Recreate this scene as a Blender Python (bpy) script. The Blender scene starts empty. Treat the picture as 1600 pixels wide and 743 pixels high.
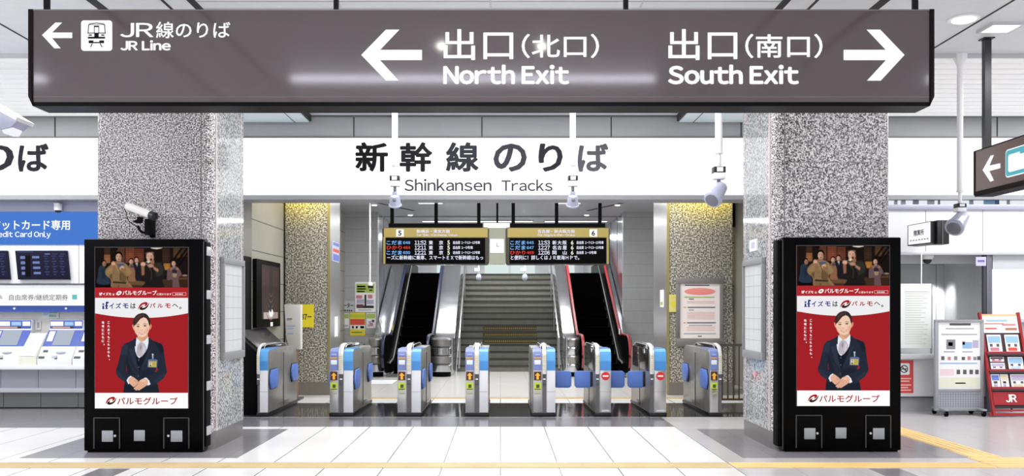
import bpy, bmesh, math, random
import numpy as np
from mathutils import Vector, Matrix
from math import pi, sin, cos, radians
random.seed(7)
scene = bpy.context.scene
COL = scene.collection
FPX, CX, HY, EYE = 1400.0, 782.0, 481.0, 1.6

# ---------------------------------------------------------------- camera, world, light, exposure
cam_d = bpy.data.cameras.new('camera'); cam = bpy.data.objects.new('camera', cam_d); COL.objects.link(cam)
cam.location = (0, 0, EYE); cam.rotation_euler = (pi/2, 0, 0)
cam_d.sensor_width = 36; cam_d.lens = 36*FPX/1600
cam_d.shift_x = (800-CX)/1600; cam_d.shift_y = (HY-371.5)/1600
cam_d.clip_end = 200
scene.camera = cam
world = bpy.data.worlds.new('world'); scene.world = world; world.use_nodes = True
bg = world.node_tree.nodes['Background']; bg.inputs[0].default_value = (0.93, 0.95, 1.0, 1); bg.inputs[1].default_value = 0.95
scene.view_settings.view_transform = 'Standard'; scene.view_settings.look = 'None'
scene.view_settings.exposure = 0.0; scene.view_settings.gamma = 1; scene.view_settings.use_curve_mapping = False
scene.cycles.use_denoising = True
scene.cycles.max_bounces = 8

def area(name, loc, sx, sy, power, col=(1, 1, 1), rot=(0, 0, 0)):
    d = bpy.data.lights.new(name, 'AREA'); d.shape = 'RECTANGLE'; d.size = sx; d.size_y = sy; d.energy = power; d.color = col
    o = bpy.data.objects.new(name, d); COL.objects.link(o); o.location = loc; o.rotation_euler = rot
    return o
LCEIL = 4.61
for (x, y, p) in ((-7.5, 1.2, 110), (0, 1.2, 130), (7.5, 1.2, 110), (-7.6, 8.2, 130), (7.4, 8.2, 120)):
    area('ceiling_panel_light', (x, y, LCEIL-.02), 3.5, 1.2, p)
area('ceiling_panel_light', (0, 9.6, LCEIL-.02), 4.6, .9, 150)
area('ceiling_panel_light', (0, 12.2, LCEIL-.02), 5.2, .9, 110)
area('ceiling_panel_light', (-8.0, 12.2, LCEIL-.06), 4, 1.0, 140)
area('ceiling_panel_light', (8.4, 12.2, LCEIL-.06), 4, 1.0, 150)
area('gate_hall_light', (0, 15.6, 4.0), 6.0, .5, 210)
area('gate_hall_light', (0, 19.6, 4.0), 5.6, .5, 220)
k1 = area('column_lamp', (-3.56, 15.95, 3.98), .8, .1, 6.5, (1, .8, .03), (radians(62), 0, 0)); k1.data.spread = radians(75)
k1 = area('column_lamp', (3.69, 15.95, 3.98), 1.1, .1, 9.5, (1, .8, .03), (radians(62), 0, 0)); k1.data.spread = radians(75)
area('escalator_hall_light', (0, 24.8, 4.02), 5.4, .35, 200)
area('upper_floor_light', (0, 30, 3.98), 6.0, 1.5, 160)

# ---------------------------------------------------------------- materials
def lin(c):
    r = []
    for v in c[:3]:
        v = v/255.0
        r.append(v/12.92 if v <= .04045 else ((v+.055)/1.055)**2.4)
    return (*r, 1.0)
MATS = {}
def mat(name, c, rough=.5, metal=0.0, spec=.5, noise=0, nscale=8, bump=0, bscale=20, coat=0):
    if name in MATS: return MATS[name]
    m = bpy.data.materials.new(name); m.use_nodes = True; nt = m.node_tree; b = nt.nodes['Principled BSDF']
    b.inputs['Base Color'].default_value = lin(c); b.inputs['Roughness'].default_value = rough
    b.inputs['Metallic'].default_value = metal; b.inputs['Specular IOR Level'].default_value = spec
    b.inputs['Coat Weight'].default_value = coat
    g = nt.nodes.new('ShaderNodeNewGeometry')
    if noise:
        n = nt.nodes.new('ShaderNodeTexNoise'); n.inputs['Scale'].default_value = nscale; n.inputs['Detail'].default_value = 3
        nt.links.new(g.outputs['Position'], n.inputs['Vector'])
        r = nt.nodes.new('ShaderNodeValToRGB')
        r.color_ramp.elements[0].position = .3; r.color_ramp.elements[1].position = .7
        r.color_ramp.elements[0].color = lin([max(0, v-noise) for v in c]); r.color_ramp.elements[1].color = lin([min(255, v+noise) for v in c])
        nt.links.new(n.outputs['Fac'], r.inputs[0]); nt.links.new(r.outputs[0], b.inputs['Base Color'])
    if bump:
        n = nt.nodes.new('ShaderNodeTexNoise'); n.inputs['Scale'].default_value = bscale; n.inputs['Detail'].default_value = 1
        nt.links.new(g.outputs['Position'], n.inputs['Vector'])
        u = nt.nodes.new('ShaderNodeBump'); u.inputs['Strength'].default_value = bump; u.inputs['Distance'].default_value = .02
        nt.links.new(n.outputs['Fac'], u.inputs['Height']); nt.links.new(u.outputs[0], b.inputs['Normal'])
    MATS[name] = m; return m
def emis(name, c, s=1.0, camera_c=None):
    if name in MATS: return MATS[name]
    m = bpy.data.materials.new(name); m.use_nodes = True; nt = m.node_tree; nt.nodes.remove(nt.nodes['Principled BSDF'])
    e = nt.nodes.new('ShaderNodeEmission'); e.inputs[0].default_value = lin(c); e.inputs[1].default_value = s
    nt.links.new(e.outputs[0], nt.nodes['Material Output'].inputs[0]); MATS[name] = m; return m
def granite(name, cols, scale=52, rough=.22, big=0):
    m = bpy.data.materials.new(name); m.use_nodes = True; nt = m.node_tree; b = nt.nodes['Principled BSDF']
    g = nt.nodes.new('ShaderNodeNewGeometry'); n = nt.nodes.new('ShaderNodeTexNoise')
    n.inputs['Scale'].default_value = scale; n.inputs['Detail'].default_value = 1.5; n.inputs['Roughness'].default_value = .6
    nt.links.new(g.outputs['Position'], n.inputs['Vector'])
    r = nt.nodes.new('ShaderNodeValToRGB'); e = r.color_ramp.elements
    e[0].position = cols[0][0]; e[0].color = lin(cols[0][1]); e[1].position = cols[-1][0]; e[1].color = lin(cols[-1][1])
    for p, c in cols[1:-1]:
        k = e.new(p); k.color = lin(c)
    nt.links.new(n.outputs['Fac'], r.inputs[0]); nt.links.new(r.outputs[0], b.inputs['Base Color'])
    b.inputs['Roughness'].default_value = rough
    MATS[name] = m; return m
def tiles(name, c, joint, pitch, off, rough=.16, jw=.006, jcross=.35, var=4, spec=.5):
    """square floor tiles with joints on a world grid"""
    m = bpy.data.materials.new(name); m.use_nodes = True; nt = m.node_tree; b = nt.nodes['Principled BSDF']
    L = nt.links.new
    g = nt.nodes.new('ShaderNodeNewGeometry'); s = nt.nodes.new('ShaderNodeSeparateXYZ'); L(g.outputs['Position'], s.inputs[0])
    def math_(op, a, bb=None):
        k = nt.nodes.new('ShaderNodeMath'); k.operation = op
        for i, v in enumerate((a, bb)):
            if v is None: continue
            if isinstance(v, (int, float)): k.inputs[i].default_value = v
            else: L(v, k.inputs[i])
        return k.outputs[0]
    def line(sock, o, p):
        t = math_('ADD', sock, -o + p/2 + 100*p); t = math_('MODULO', t, p); t = math_('SUBTRACT', t, p/2)
        return math_('LESS_THAN', math_('ABSOLUTE', t), jw/2)
    lx = line(s.outputs[0], off[0], pitch[0]); ly = math_('MULTIPLY', line(s.outputs[1], off[1], pitch[1]), jcross)
    f = math_('MAXIMUM', lx, ly)
    n = nt.nodes.new('ShaderNodeTexNoise'); n.inputs['Scale'].default_value = 1.3; L(g.outputs['Position'], n.inputs['Vector'])
    r = nt.nodes.new('ShaderNodeValToRGB'); r.color_ramp.elements[0].color = lin([max(0, v-var) for v in c]); r.color_ramp.elements[1].color = lin([min(255, v+var) for v in c])
    L(n.outputs['Fac'], r.inputs[0])
    mx = nt.nodes.new('ShaderNodeMix'); mx.data_type = 'RGBA'; L(f, mx.inputs[0]); L(r.outputs[0], mx.inputs[6]); mx.inputs[7].default_value = lin(joint)
    L(mx.outputs[2], b.inputs['Base Color']); b.inputs['Roughness'].default_value = rough; b.inputs['Specular IOR Level'].default_value = spec
    MATS[name] = m; return m

# ---------------------------------------------------------------- pixel -> world at a depth
def WX(px, Y): return (px-CX)*Y/FPX
def WZ(py, Y): return EYE-(py-HY)*Y/FPX
def WP(px, py, Y): return Vector((WX(px, Y), Y, WZ(py, Y)))

# ---------------------------------------------------------------- mesh builder
def cr(pts, n=6, closed=True):
    """smooth curve through points"""
    P = [Vector(p) for p in pts]; N = len(P); out = []
    rng = range(N) if closed else range(N-1)
    for i in rng:
        if closed: p0, p1, p2, p3 = P[i-1], P[i], P[(i+1) % N], P[(i+2) % N]
        else: p0, p1, p2, p3 = P[max(i-1, 0)], P[i], P[i+1], P[min(i+2, N-1)]
        for k in range(n):
            t = k/n
            out.append(.5*((2*p1)+(p2-p0)*t+(2*p0-5*p1+4*p2-p3)*t*t+(3*p1-p0-3*p2+p3)*t**3))
    if not closed: out.append(P[-1])
    return out
def rrect(x0, x1, y0, y1, r, n=5):
    r = min(r, abs(x1-x0)/2*.99, abs(y1-y0)/2*.99); out = []
    for cx, cy, a in ((x1-r, y1-r, 0), (x0+r, y1-r, 90), (x0+r, y0+r, 180), (x1-r, y0+r, 270)):
        for k in range(n+1):
            t = radians(a+90*k/n); out.append((cx+r*cos(t), cy+r*sin(t)))
    return out
def arc(cx, cy, r, a0, a1, n=10):
    return [(cx+r*cos(radians(a0+(a1-a0)*k/n)), cy+r*sin(radians(a0+(a1-a0)*k/n))) for k in range(n+1)]
TXT = {}
def text_geo(body, bold=0.0, space=1.0, shear=0.0):
    k = (body, bold, space, shear)
    if k in TXT: return TXT[k]
    if bold:                                    # heavier strokes: the same glyphs overlaid a little to each side
        v0, f0 = text_geo(body, 0.0, space, shear); v = []; f = []
        for q in range(12):
            dx, dy = bold*cos(q*pi/6), bold*sin(q*pi/6); n = len(v)
            v += [(a+dx, b+dy) for a, b in v0]; f += [tuple(n+i for i in p) for p in f0]
        TXT[k] = (v, f); return v, f
    if any(c.isascii() and c.isalnum() for c in body) and len(body) > 1:   # grotesque letters set with their own widths
        v = []; f = []; x = 0.0
        for c in body:
            if c == ' ': x += .26*space; continue
            g = chr(ord(c)+0xFEE0) if '!' <= c <= '~' else c
            gv, gf = text_geo(g, 0.0, 1.0, shear)
            if not gv: continue
            a = min(p[0] for p in gv); w = max(p[0] for p in gv)-a; n = len(v)
            v += [(p[0]-a+x, p[1]) for p in gv]; f += [tuple(n+i for i in p) for p in gf]; x += w+.085*space
        TXT[k] = (v, f); return v, f
    cu = bpy.data.curves.new('lettering', 'FONT'); cu.body = body; cu.size = 1; cu.space_character = space; cu.shear = shear
    cu.resolution_u = 3; cu.fill_mode = 'FRONT'
    o = bpy.data.objects.new('lettering', cu); COL.objects.link(o); bpy.context.view_layer.update()
    me = bpy.data.meshes.new_from_object(o.evaluated_get(bpy.context.evaluated_depsgraph_get()))
    v = [(p.co.x, p.co.y) for p in me.vertices]; f = [tuple(p.vertices) for p in me.polygons]
    bpy.data.objects.remove(o); bpy.data.curves.remove(cu); bpy.data.meshes.remove(me)
    TXT[k] = (v, f); return v, f
def front(y): return lambda u, v: Vector((u, y, v))
def flat(z): return lambda u, v: Vector((u, v, z))
class MB:
    def __init__(s): s.v = []; s.f = []; s.m = []; s.mats = []
    def mi(s, m):
        if m not in s.mats: s.mats.append(m)
        return s.mats.index(m)
    def raw(s, vs, fs, m):
        b = len(s.v); s.v += [Vector(p) for p in vs]; i = s.mi(m)
        for f in fs: s.f.append([b+k for k in f]); s.m.append(i)
        return s
    def bm(s, bm, m):
        bm.verts.index_update()
        s.raw([v.co.copy() for v in bm.verts], [[v.index for v in f.verts] for f in bm.faces], m); bm.free(); return s
    def box(s, x0, x1, y0, y1, z0, z1, m, bev=0, seg=2):
        b = bmesh.new(); bmesh.ops.create_cube(b, size=1)
        for v in b.verts: v.co = Vector(((x0+x1)/2+v.co.x*(x1-x0), (y0+y1)/2+v.co.y*(y1-y0), (z0+z1)/2+v.co.z*(z1-z0)))
        if bev: bmesh.ops.bevel(b, geom=b.edges[:], offset=bev, segments=seg, affect='EDGES', profile=.5)
        return s.bm(b, m)
    def prism(s, poly, axis, a, b, m, bev=0):
        f = {'x': lambda p, t: (t, p[0], p[1]), 'y': lambda p, t: (p[0], t, p[1]), 'z': lambda p, t: (p[0], p[1], t)}[axis]
        n = len(poly); B = bmesh.new()
        A = [B.verts.new(f(p, a)) for p in poly]; C = [B.verts.new(f(p, b)) for p in poly]
        fa = B.faces.new(A); fb = B.faces.new(C[::-1])
        for i in range(n): B.faces.new((A[i], C[i], C[(i+1) % n], A[(i+1) % n]))
        bmesh.ops.recalc_face_normals(B, faces=B.faces[:])
        if bev: bmesh.ops.bevel(B, geom=list({e for q in (fa, fb) for e in q.edges}), offset=bev, segments=2, affect='EDGES', profile=.5)
        return s.bm(B, m)
    def poly(s, pts, fn, m):
        return s.raw([fn(p[0], p[1]) for p in pts], [list(range(len(pts)))], m)
    def rect(s, u0, u1, v0, v1, fn, m): return s.poly([(u0, v0), (u1, v0), (u1, v1), (u0, v1)], fn, m)
    def cyl(s, p0, p1, r0, m, r1=None, n=16):
        p0, p1 = Vector(p0), Vector(p1); r1 = r0 if r1 is None else r1
        return s.lathe(p0, (p1-p0), [(r0, 0), (r1, 1)], m, n)
    def lathe(s, p0, d, prof, m, n=16):
        """profile of (radius, fraction along d)"""
        p0, d = Vector(p0), Vector(d); q = d.normalized().to_track_quat('Z', 'Y'); L = d.length
        vs = []; fs = []
        for r, t in prof:
            for k in range(n): vs.append(p0+q @ Vector((r*cos(2*pi*k/n), r*sin(2*pi*k/n), t*L)))
        for i in range(len(prof)-1):
            for k in range(n): fs.append([i*n+k, i*n+(k+1) % n, (i+1)*n+(k+1) % n, (i+1)*n+k])
        fs.append(list(range(n))[::-1]); fs.append([(len(prof)-1)*n+k for k in range(n)])
        return s.raw(vs, fs, m)
    def ball(s, c, r, m, sc=(1, 1, 1), n=14):
        b = bmesh.new(); bmesh.ops.create_uvsphere(b, u_segments=n, v_segments=n//2+2, radius=r)
        for v in b.verts: v.co = Vector((c[0]+v.co.x*sc[0], c[1]+v.co.y*sc[1], c[2]+v.co.z*sc[2]))
        return s.bm(b, m)
    def sweep(s, path, sec, m, up=(0, 0, 1), closed=False):
        """section (a: sideways, b: up) along a path"""
        P = [Vector(p) for p in path]; n = len(sec); vs = []; N = len(P)
        for i, p in enumerate(P):
            if closed: t = (P[(i+1) % N]-P[i-1]).normalized()
            else: t = (P[min(i+1, N-1)]-P[max(i-1, 0)]).normalized()
            U = Vector(up); sd = t.cross(U)
            if sd.length < 1e-4: sd = Vector((1, 0, 0))
            sd.normalize(); w = sd.cross(t).normalized()
            for a, b in sec: vs.append(p+sd*a+w*b)
        fs = []
        for i in range(N if closed else N-1):
            j = (i+1) % N
            for k in range(n): fs.append([i*n+k, i*n+(k+1) % n, j*n+(k+1) % n, j*n+k])
        if not closed: fs += [list(range(n))[::-1], [(N-1)*n+k for k in range(n)]]
        return s.raw(vs, fs, m)
    def tube(s, path, r, m, n=8, closed=False, up=(0, 0, 1)):
        return s.sweep(path, [(r*cos(2*pi*k/n), r*sin(2*pi*k/n)) for k in range(n)], m, up, closed)
    def text(s, body, u0, u1, v0, v1, fn, m, bold=0.0, space=1.0, keep=False, shear=0.0, align=.5):
        """lettering fitted to a rectangle of the plane fn"""
        v, f = text_geo(body, bold, space, shear)
        if not v: return s
        xs = [p[0] for p in v]; ys = [p[1] for p in v]; a, b, c, d = min(xs), max(xs), min(ys), max(ys)
        su = (u1-u0)/max(b-a, 1e-6); sv = (v1-v0)/max(d-c, 1e-6)
        if keep:
            k = sv if abs(sv) < abs(su) else abs(su)
            du = (u1-u0)-k*(b-a)*(1 if su > 0 else -1)
            u0 += du*align; su = k*(1 if su > 0 else -1); dv = (v1-v0)-k*(d-c); v0 += dv/2; sv = k
        o_ = fn(u0, v0); nr = (fn(u0+1, v0)-o_).cross(fn(u0, v0+1)-o_).normalized()
        if nr.dot(Vector((0, 0, EYE))-o_) < 0: nr = -nr
        per = len(v)//12 if bold else len(v)+1        # the overlaid copies lie in layers a hair apart
        return s.raw([fn(u0+(p[0]-a)*su, v0+(p[1]-c)*sv)+nr*(.00008*(i//per)) for i, p in enumerate(v)], f, m)
    def build(s, name, parent=None, sharp=35):
        me = bpy.data.meshes.new(name); o = bpy.data.objects.new(name, me); COL.objects.link(o)
        if parent is not None: org = ORG[parent.name]
        else:
            xs = [v.x for v in s.v]; ys = [v.y for v in s.v]
            org = Vector(((min(xs)+max(xs))/2, (min(ys)+max(ys))/2, min(v.z for v in s.v)))
        me.from_pydata([v-org for v in s.v], [], s.f)
        for m in s.mats: me.materials.append(m)
        me.polygons.foreach_set('material_index', s.m); me.polygons.foreach_set('use_smooth', [True]*len(s.f))
        me.update(); me.validate(); me.set_sharp_from_angle(angle=radians(sharp))
        if parent is not None: o.parent = parent
        else: o.location = org
        ORG[o.name] = org
        return o
ORG = {}
def tag(o, label, cat, group=None, kind=None):
    o['label'] = label; o['category'] = cat
    if group: o['group'] = group
    if kind: o['kind'] = kind
    return o
def thing(name, label, cat, loc, group=None):
    o = bpy.data.objects.new(name, None); COL.objects.link(o); o.location = loc; o.empty_display_size = .1
    ORG[o.name] = Vector(loc); return tag(o, label, cat, group)
def struct(mb, name):
    o = mb.build(name); o['kind'] = 'structure'; return o

# ---------------------------------------------------------------- the palette
WHITE = mat('white_paint', (238, 238, 238), .5); CEILW = mat('ceiling_white', (226, 230, 234), .45, noise=2)
BEAMG = mat('beam_grey', (168, 170, 173), .5, noise=3, nscale=2); DARKJ = mat('dark_joint', (40, 40, 42), .7)
STEEL = mat('stainless', (196, 196, 194), .28, metal=.9, noise=8, nscale=3); STEELD = mat('steel_side', (150, 148, 146), .34, metal=.75, noise=8, nscale=4)
MIRR = mat('polished_steel', (204, 206, 210), .17, metal=.92, bump=.35, bscale=2.0)
BLACK = mat('black_gloss', (3, 3, 4), .3, spec=.06); BLACKM = mat('black_matte', (7, 7, 8), .6, spec=.08)
BROWN = mat('brown_acrylic', (100, 89, 90), .09, spec=.6, bump=.035, bscale=1.1); FRAME = mat('dark_frame', (34, 27, 27), .6, spec=.08)
LETW = emis('sign_white', (255, 255, 255), 1.02); LETB = mat('sign_black', (28, 28, 36), .4, spec=.1)
BANDW = emis('fascia_light', (255, 255, 255), 1.3); LBLUE = mat('light_blue_plastic', (90, 164, 222), .35); MBLUE = mat('mid_blue_plastic', (72, 112, 180), .4)
FLAPB = mat('flap_blue', (96, 132, 214), .45); VIOL = mat('violet_panel', (120, 134, 190), .4); YELW = mat('yellow_label', (236, 216, 40), .5)
ORNG = mat('orange_label', (236, 160, 40), .5); RED = mat('red_label', (214, 40, 44), .45); GREENY = mat('lime_label', (196, 214, 60), .5)
GREY = mat('mid_grey', (150, 150, 152), .5); LGREY = mat('light_grey', (205, 206, 210), .45); DGREY = mat('dark_grey', (84, 84, 88), .5)
PAPER = mat('paper', (244, 244, 244), .7); INK = mat('ink', (90, 90, 96), .7); INKL = mat('pale_ink', (176, 178, 190), .7)
POLEW = mat('pole_white', (244, 244, 246), .35); LAVG = mat('lavender_grey', (188, 190, 208), .35)
GRAN = granite('granite_speckle', [(.36, (50, 47, 50)), (.45, (120, 115, 117)), (.53, (182, 176, 178)), (.6, (234, 228, 229))], 66)
GRAN2 = granite('granite_grey', [(.36, (92, 94, 96)), (.47, (150, 152, 154)), (.6, (202, 204, 206))], 44, .07)
GRANB = granite('granite_brown', [(.36, (70, 67, 60)), (.45, (112, 108, 98)), (.53, (152, 147, 135)), (.6, (204, 199, 187))], 36, .3)
# ================================================================ THE SETTING
T_WHITE = tiles('tile_white', (244, 242, 241), (112, 108, 106), (.588, .588), (0, 9.29), rough=.22, var=2, jcross=.1, jw=.011)
T_WARM = tiles('tile_warm_grey', (203, 199, 199), (172, 168, 167), (.588, .588), (0, 9.29), rough=.2, jcross=.4)
T_GREY = tiles('tile_grey', (140, 138, 142), (118, 116, 119), (.588, .588), (0, 9.29), rough=.2, jcross=.5)
T_DARK = tiles('tile_black', (58, 58, 61), (46, 46, 48), (.588, .588), (0, 9.29), rough=.07, jcross=.3, spec=.7)
T_MID = tiles('tile_slate', (128, 127, 134), (104, 103, 108), (.588, .588), (0, 9.29), rough=.12, jcross=.3)
T_IN = tiles('tile_hall', (214, 212, 208), (164, 162, 158), (.588, .588), (0, 9.29), rough=.2)
f = MB(); f.box(-14, 14, -7, 34, -.3, 0, T_WHITE); struct(f, 'floor')
def zone(x0, x1, y0, y1, m, z=.0015): 
    b = MB(); b.box(x0, x1, y0, y1, -.02, z, m); return struct(b, 'floor')
zone(2.355, 14, -7, 13.15, T_WARM, .001)
zone(-14, 2.355, 12.1, 13.15, T_MID, .0012); zone(-14, -4.0, 13.15, 14.6, T_MID, .0013)
zone(-14, -4.0, 12.0, 14.6, T_GREY, .0016)
zone(2.8, 14, 12.3, 14.4, T_WARM, .0012)
zone(-4.05, 4.6, 13.18, 15.1, T_DARK, .002)
zone(-4.05, 7, 16.0, 29, T_IN, .001)
for a in ((-5.14, -2.81, 9.57, 11.85), (2.59, 5.02, 9.57, 11.85)): zone(*a, T_GREY, .003)
for a in ((-4.0, -3.69, -2, 8.93), (3.67, 3.98, -2, 8.93)): zone(*a, T_GREY, .003)
# tactile paving: strips of raised blocks
TACT = mat('tactile_yellow', (214, 194, 148), .55, noise=6, nscale=2); TACT2 = mat('tactile_bright', (242, 206, 138), .55, noise=8, nscale=2)
def tactile(x0, x1, y0, y1, m, label, along='x'):
    t = thing('tactile_paving', label, 'tactile paving', ((x0+x1)/2, (y0+y1)/2, 0), 'tactile paving on the concourse floor')
    b = MB(); n = max(1, round((x1-x0)/.295)); k = max(1, round((y1-y0)/.295))
    for i in range(n):
        for j in range(k):
            ax, ay = x0+(x1-x0)*i/n, y0+(y1-y0)*j/k
            b.box(ax+.002, ax+(x1-x0)/n-.002, ay+.002, ay+(y1-y0)/k-.002, .0, .006, m)
    b.build('block_strip', t)
    r = MB()
    for q in range(4):
        if along == 'x': c = y0+(y1-y0)*(q+.5)/4; r.prism(rrect(x0+.01, x1-.01, c-.016, c+.016, .015, 2), 'z', .006, .0095, m)
        else: c = x0+(x1-x0)*(q+.5)/4; r.prism(rrect(c-.016, c+.016, y0+.01, y1-.01, .015, 2), 'z', .006, .0095, m)
    r.build('guide_rib', t)
tactile(-7.5, 2.33, 8.97, 9.28, TACT, 'pale yellow tactile strip across the white floor in front of the kiosks')
tactile(2.36, 4.98, 8.97, 9.28, TACT2, 'deeper yellow tactile strip across the warm grey floor tiles', 'x')
tactile(5.04, 5.38, 9.6, 12.2, TACT2, 'deep yellow tactile branch running away along the grey square', 'y')
tactile(4.99, 7.6, 8.97, 9.58, TACT2, 'wide deep yellow tactile patch where the branch joins')
tactile(-3.0, 4.4, 15.85, 16.0, mat('tactile_brown', (196, 166, 110), .6), 'thin brownish yellow tactile line just behind the ticket gates')

# outer ceiling: flat panels with grooves, boarded side fields, lower panels between the pillars
c = MB(); c.box(-14, 14, -7, 14.4, LCEIL, LCEIL+.2, CEILW)
for x in (-5.3, 5.02): c.box(x-.012, x+.012, -7, 10.6, LCEIL-.004, LCEIL+.01, DARKJ)
for x, w in ((-4.0, .05), (-3.31, .015), (-3.03, .04), (2.8, .04), (3.1, .015), (3.76, .05)): c.box(x-w, x+w, -7, 9.6, LCEIL-.004, LCEIL+.01, DARKJ)
for k in range(14): c.box(-3.0, 2.76, 6.6+k*.2, 6.606+k*.2, LCEIL-.003, LCEIL+.01, GREY)
for x in (-1.6, -.1, 1.4): c.box(x-.01, x+.01, 6, 9.6, LCEIL-.003, LCEIL+.01, LGREY)
struct(c, 'ceiling')
BOARD = mat('glowing_ceiling_board', (246, 247, 248), .5); nb = BOARD.node_tree.nodes['Principled BSDF']; nb.inputs['Emission Color'].default_value = (1, 1, 1, 1); nb.inputs['Emission Strength'].default_value = .16  # faint glow added to the boards so the side fields look brighter
c = MB()
for s0, s1 in ((-14, -5.0), (4.95, 14)):
    k = 10.62
    while k < 13.85:
        c.box(s0, s1, k, k+.215, LCEIL-.05, LCEIL-.006, BOARD, .004); k += .25
    c.box(s0, s1, 10.62, 13.9, LCEIL-.006, LCEIL-.001, DGREY)
for s0, s1 in ((-4.95, -3.3), (3.2, 4.95)): c.box(s0, s1, 10.62, 13.9, LCEIL-.05, LCEIL-.004, CEILW)
c.box(-14, -5.0, 10.6, 10.62, LCEIL-.055, LCEIL, LGREY); c.box(4.95, 14, 10.6, 10.62, LCEIL-.055, LCEIL, LGREY)
struct(c, 'ceiling')
PALEC = mat('ceiling_pale_blue', (222, 236, 242), .4)
for (x0, x1, j) in ((-4.2, -2.98, -3.2), (2.78, 4.0, 3.0)):
    c = MB(); c.box(x0, x1, 11.6, 13.96, LCEIL-.12, LCEIL, PALEC, .01); c.box(j-.006, j+.006, 11.6, 13.97, LCEIL-.123, LCEIL-.11, DARKJ)
    e = x1 if x0 < 0 else x0; c.box(e-.03, e+.03, 11.58, 13.97, LCEIL-.1, LCEIL, DARKJ); struct(c, 'ceiling')

# grey beam above the white fascia
BY = 14.0
bt, bb = WZ(181, BY), WZ(216, BY)
c = MB(); c.box(-14, 14, BY, BY+.4, bb, LCEIL+.02, BEAMG)
for px in (86, 553, 753, 955, 1158, 1558, -110, 350): c.box(WX(px, BY)-.008, WX(px, BY)+.008, BY-.006, BY+.02, bb+.02, LCEIL, DARKJ)
c.box(-14, 14, BY-.02, BY+.02, bb-.005, bb+.025, mat('beam_edge', (110, 110, 110), .5)); c.box(-14, 14, BY-.015, BY, LCEIL-.03, LCEIL, mat('beam_edge', (110, 110, 110), .5))
struct(c, 'beam')

# inner gate hall
WALLB = mat('hall_wall_beige', (160, 157, 147), .4, noise=3, nscale=2); WALLG = mat('hall_wall_grey', (172, 174, 176), .35, noise=3)
HC = 4.06; WY = 23.0
c = MB(); c.box(-4.2, -4.0, 14.42, WY, 0, HC, WALLB)
for k in range(1, 8): c.box(-4.0, -3.996, 14.42, 23, k*.5+.03, k*.5+.042, mat('joint_brown', (92, 88, 80), .7))
struct(c, 'wall_left')
c = MB(); c.box(-4.2, -3.15, WY, WY+.2, 0, HC, WALLG); c.box(3.15, 9, WY, WY+.2, 0, HC, WALLG)
for k in range(1, 14):
    for a, b in ((-4.0, -3.15), (3.15, 9)): c.box(a, b, WY-.004, WY, k*.3+.02, k*.3+.03, GREY)
struct(c, 'wall_back')
c = MB(); c.box(4.9, 5.1, 14.45, 18.8, 0, HC, WALLB); c.box(4.28, 9, 18.8, 19.0, 0, HC, mat('hall_wall_tan', (196, 184, 166), .45))
for z in (.9, 2.05, 2.95): c.box(4.28, 5, 18.79, 18.8, z, z+.03, DGREY)
c.box(4.2, 5, 18.7, 18.8, 3.3, HC, BLACKM); c.box(4.3, 5, 18.78, 18.8, 1.5, 2.05, GREY); struct(c, 'wall_right')
HCEIL = mat('hall_ceiling', (176, 178, 183), .4)
c = MB(); c.box(-4.2, 9, 14.42, WY+.2, HC, HC+.1, HCEIL); c.box(-14, -4.0, 14.42, 16, 3.6, 3.7, HCEIL)
for a, b in ((-3.0, -2.2), (2.2, 3.0)): c.sweep([(a if a < 0 else b, 20.6, HC-.001), (b if a < 0 else a, 22.6, HC-.001)], [(-.04, 0), (.04, 0), (.04, -.006), (-.04, -.006)], DARKJ)
struct(c, 'ceiling')
# escalator hall: side walls in polished panels, upper landing, far wall
c = MB()
for x0, x1, xi in ((-3.35, -3.15, -3.15), (3.15, 3.35, 3.15)):
    c.box(x0, x1, WY+.2, 34, 0, HC, MIRR)
    for y in (24.2, 25.6, 27.0): c.box(min(xi, xi*.998), max(xi, xi*.998), y, y+.02, 0, HC, DGREY)
struct(c, 'wall_left')
c = MB(); c.box(-3.4, 3.4, WY+.2, 34.2, HC, HC+.1, HCEIL); c.box(-3.14, 3.14, 24.0, 24.04, HC-.03, HC, GREY); struct(c, 'ceiling')
c = MB(); c.box(-3.4, 3.4, 34, 34.2, 2.0, HC, mat('far_wall', (236, 236, 238), .5)); c.box(-3.14, 3.14, 29.0, 34, 2.3, 2.6, LGREY)
for x in (-2.4, -.6, .4, 1.9): c.box(x, x+.9, 33.9, 34, 2.75, 3.4, emis('far_wall_glow', (225, 240, 238), .95))  # glowing panels added to make the far end bright
struct(c, 'wall_far')
# dark stair flight
SX0, SX1, SY0, NST = -1.10, 1.53, 22.6, 16
STAIRT = mat('stair_tread', (76, 76, 68), .5, noise=5); STAIRR = mat('stair_riser', (110, 111, 103), .45, noise=5)
c = MB(); rise, run = 2.64/NST, 4.8/NST
for k in range(NST):
    y = SY0+k*run; z = (k+1)*rise
    c.box(SX0, SX1, y+.02, SY0+NST*run+.2, k*rise, z-.045, STAIRR); c.box(SX0, SX1, y, SY0+NST*run+.2, z-.045, z, STAIRT)
    c.box(SX0, SX1, y-.002, y+.03, z-.04, z+.003, mat('stair_nosing', (50, 48, 40), .5))
struct(c, 'staircase')
DEC = mat('stair_decal', (74, 66, 36), .5); DECY = mat('stair_decal_yellow', (150, 132, 62), .5)
for k in (4, 5, 6):
    y = SY0+k*run+.018; b = MB(); b.box(-.48, .98, y-.004, y, k*rise+.012, (k+1)*rise-.05, DEC)
    for q in range(26): b.box(-.42+q*.054, -.39+q*.054, y-.006, y-.004, k*rise+.04, k*rise+.08, DECY)
    tag(b.build('riser_sticker'), ['dark olive striped sticker on the lowest decorated stair riser', 'dark olive striped sticker on the middle decorated stair riser', 'dark olive striped sticker on the uppermost decorated stair riser'][k-4], 'sticker', 'stickers on the stair risers')

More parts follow.
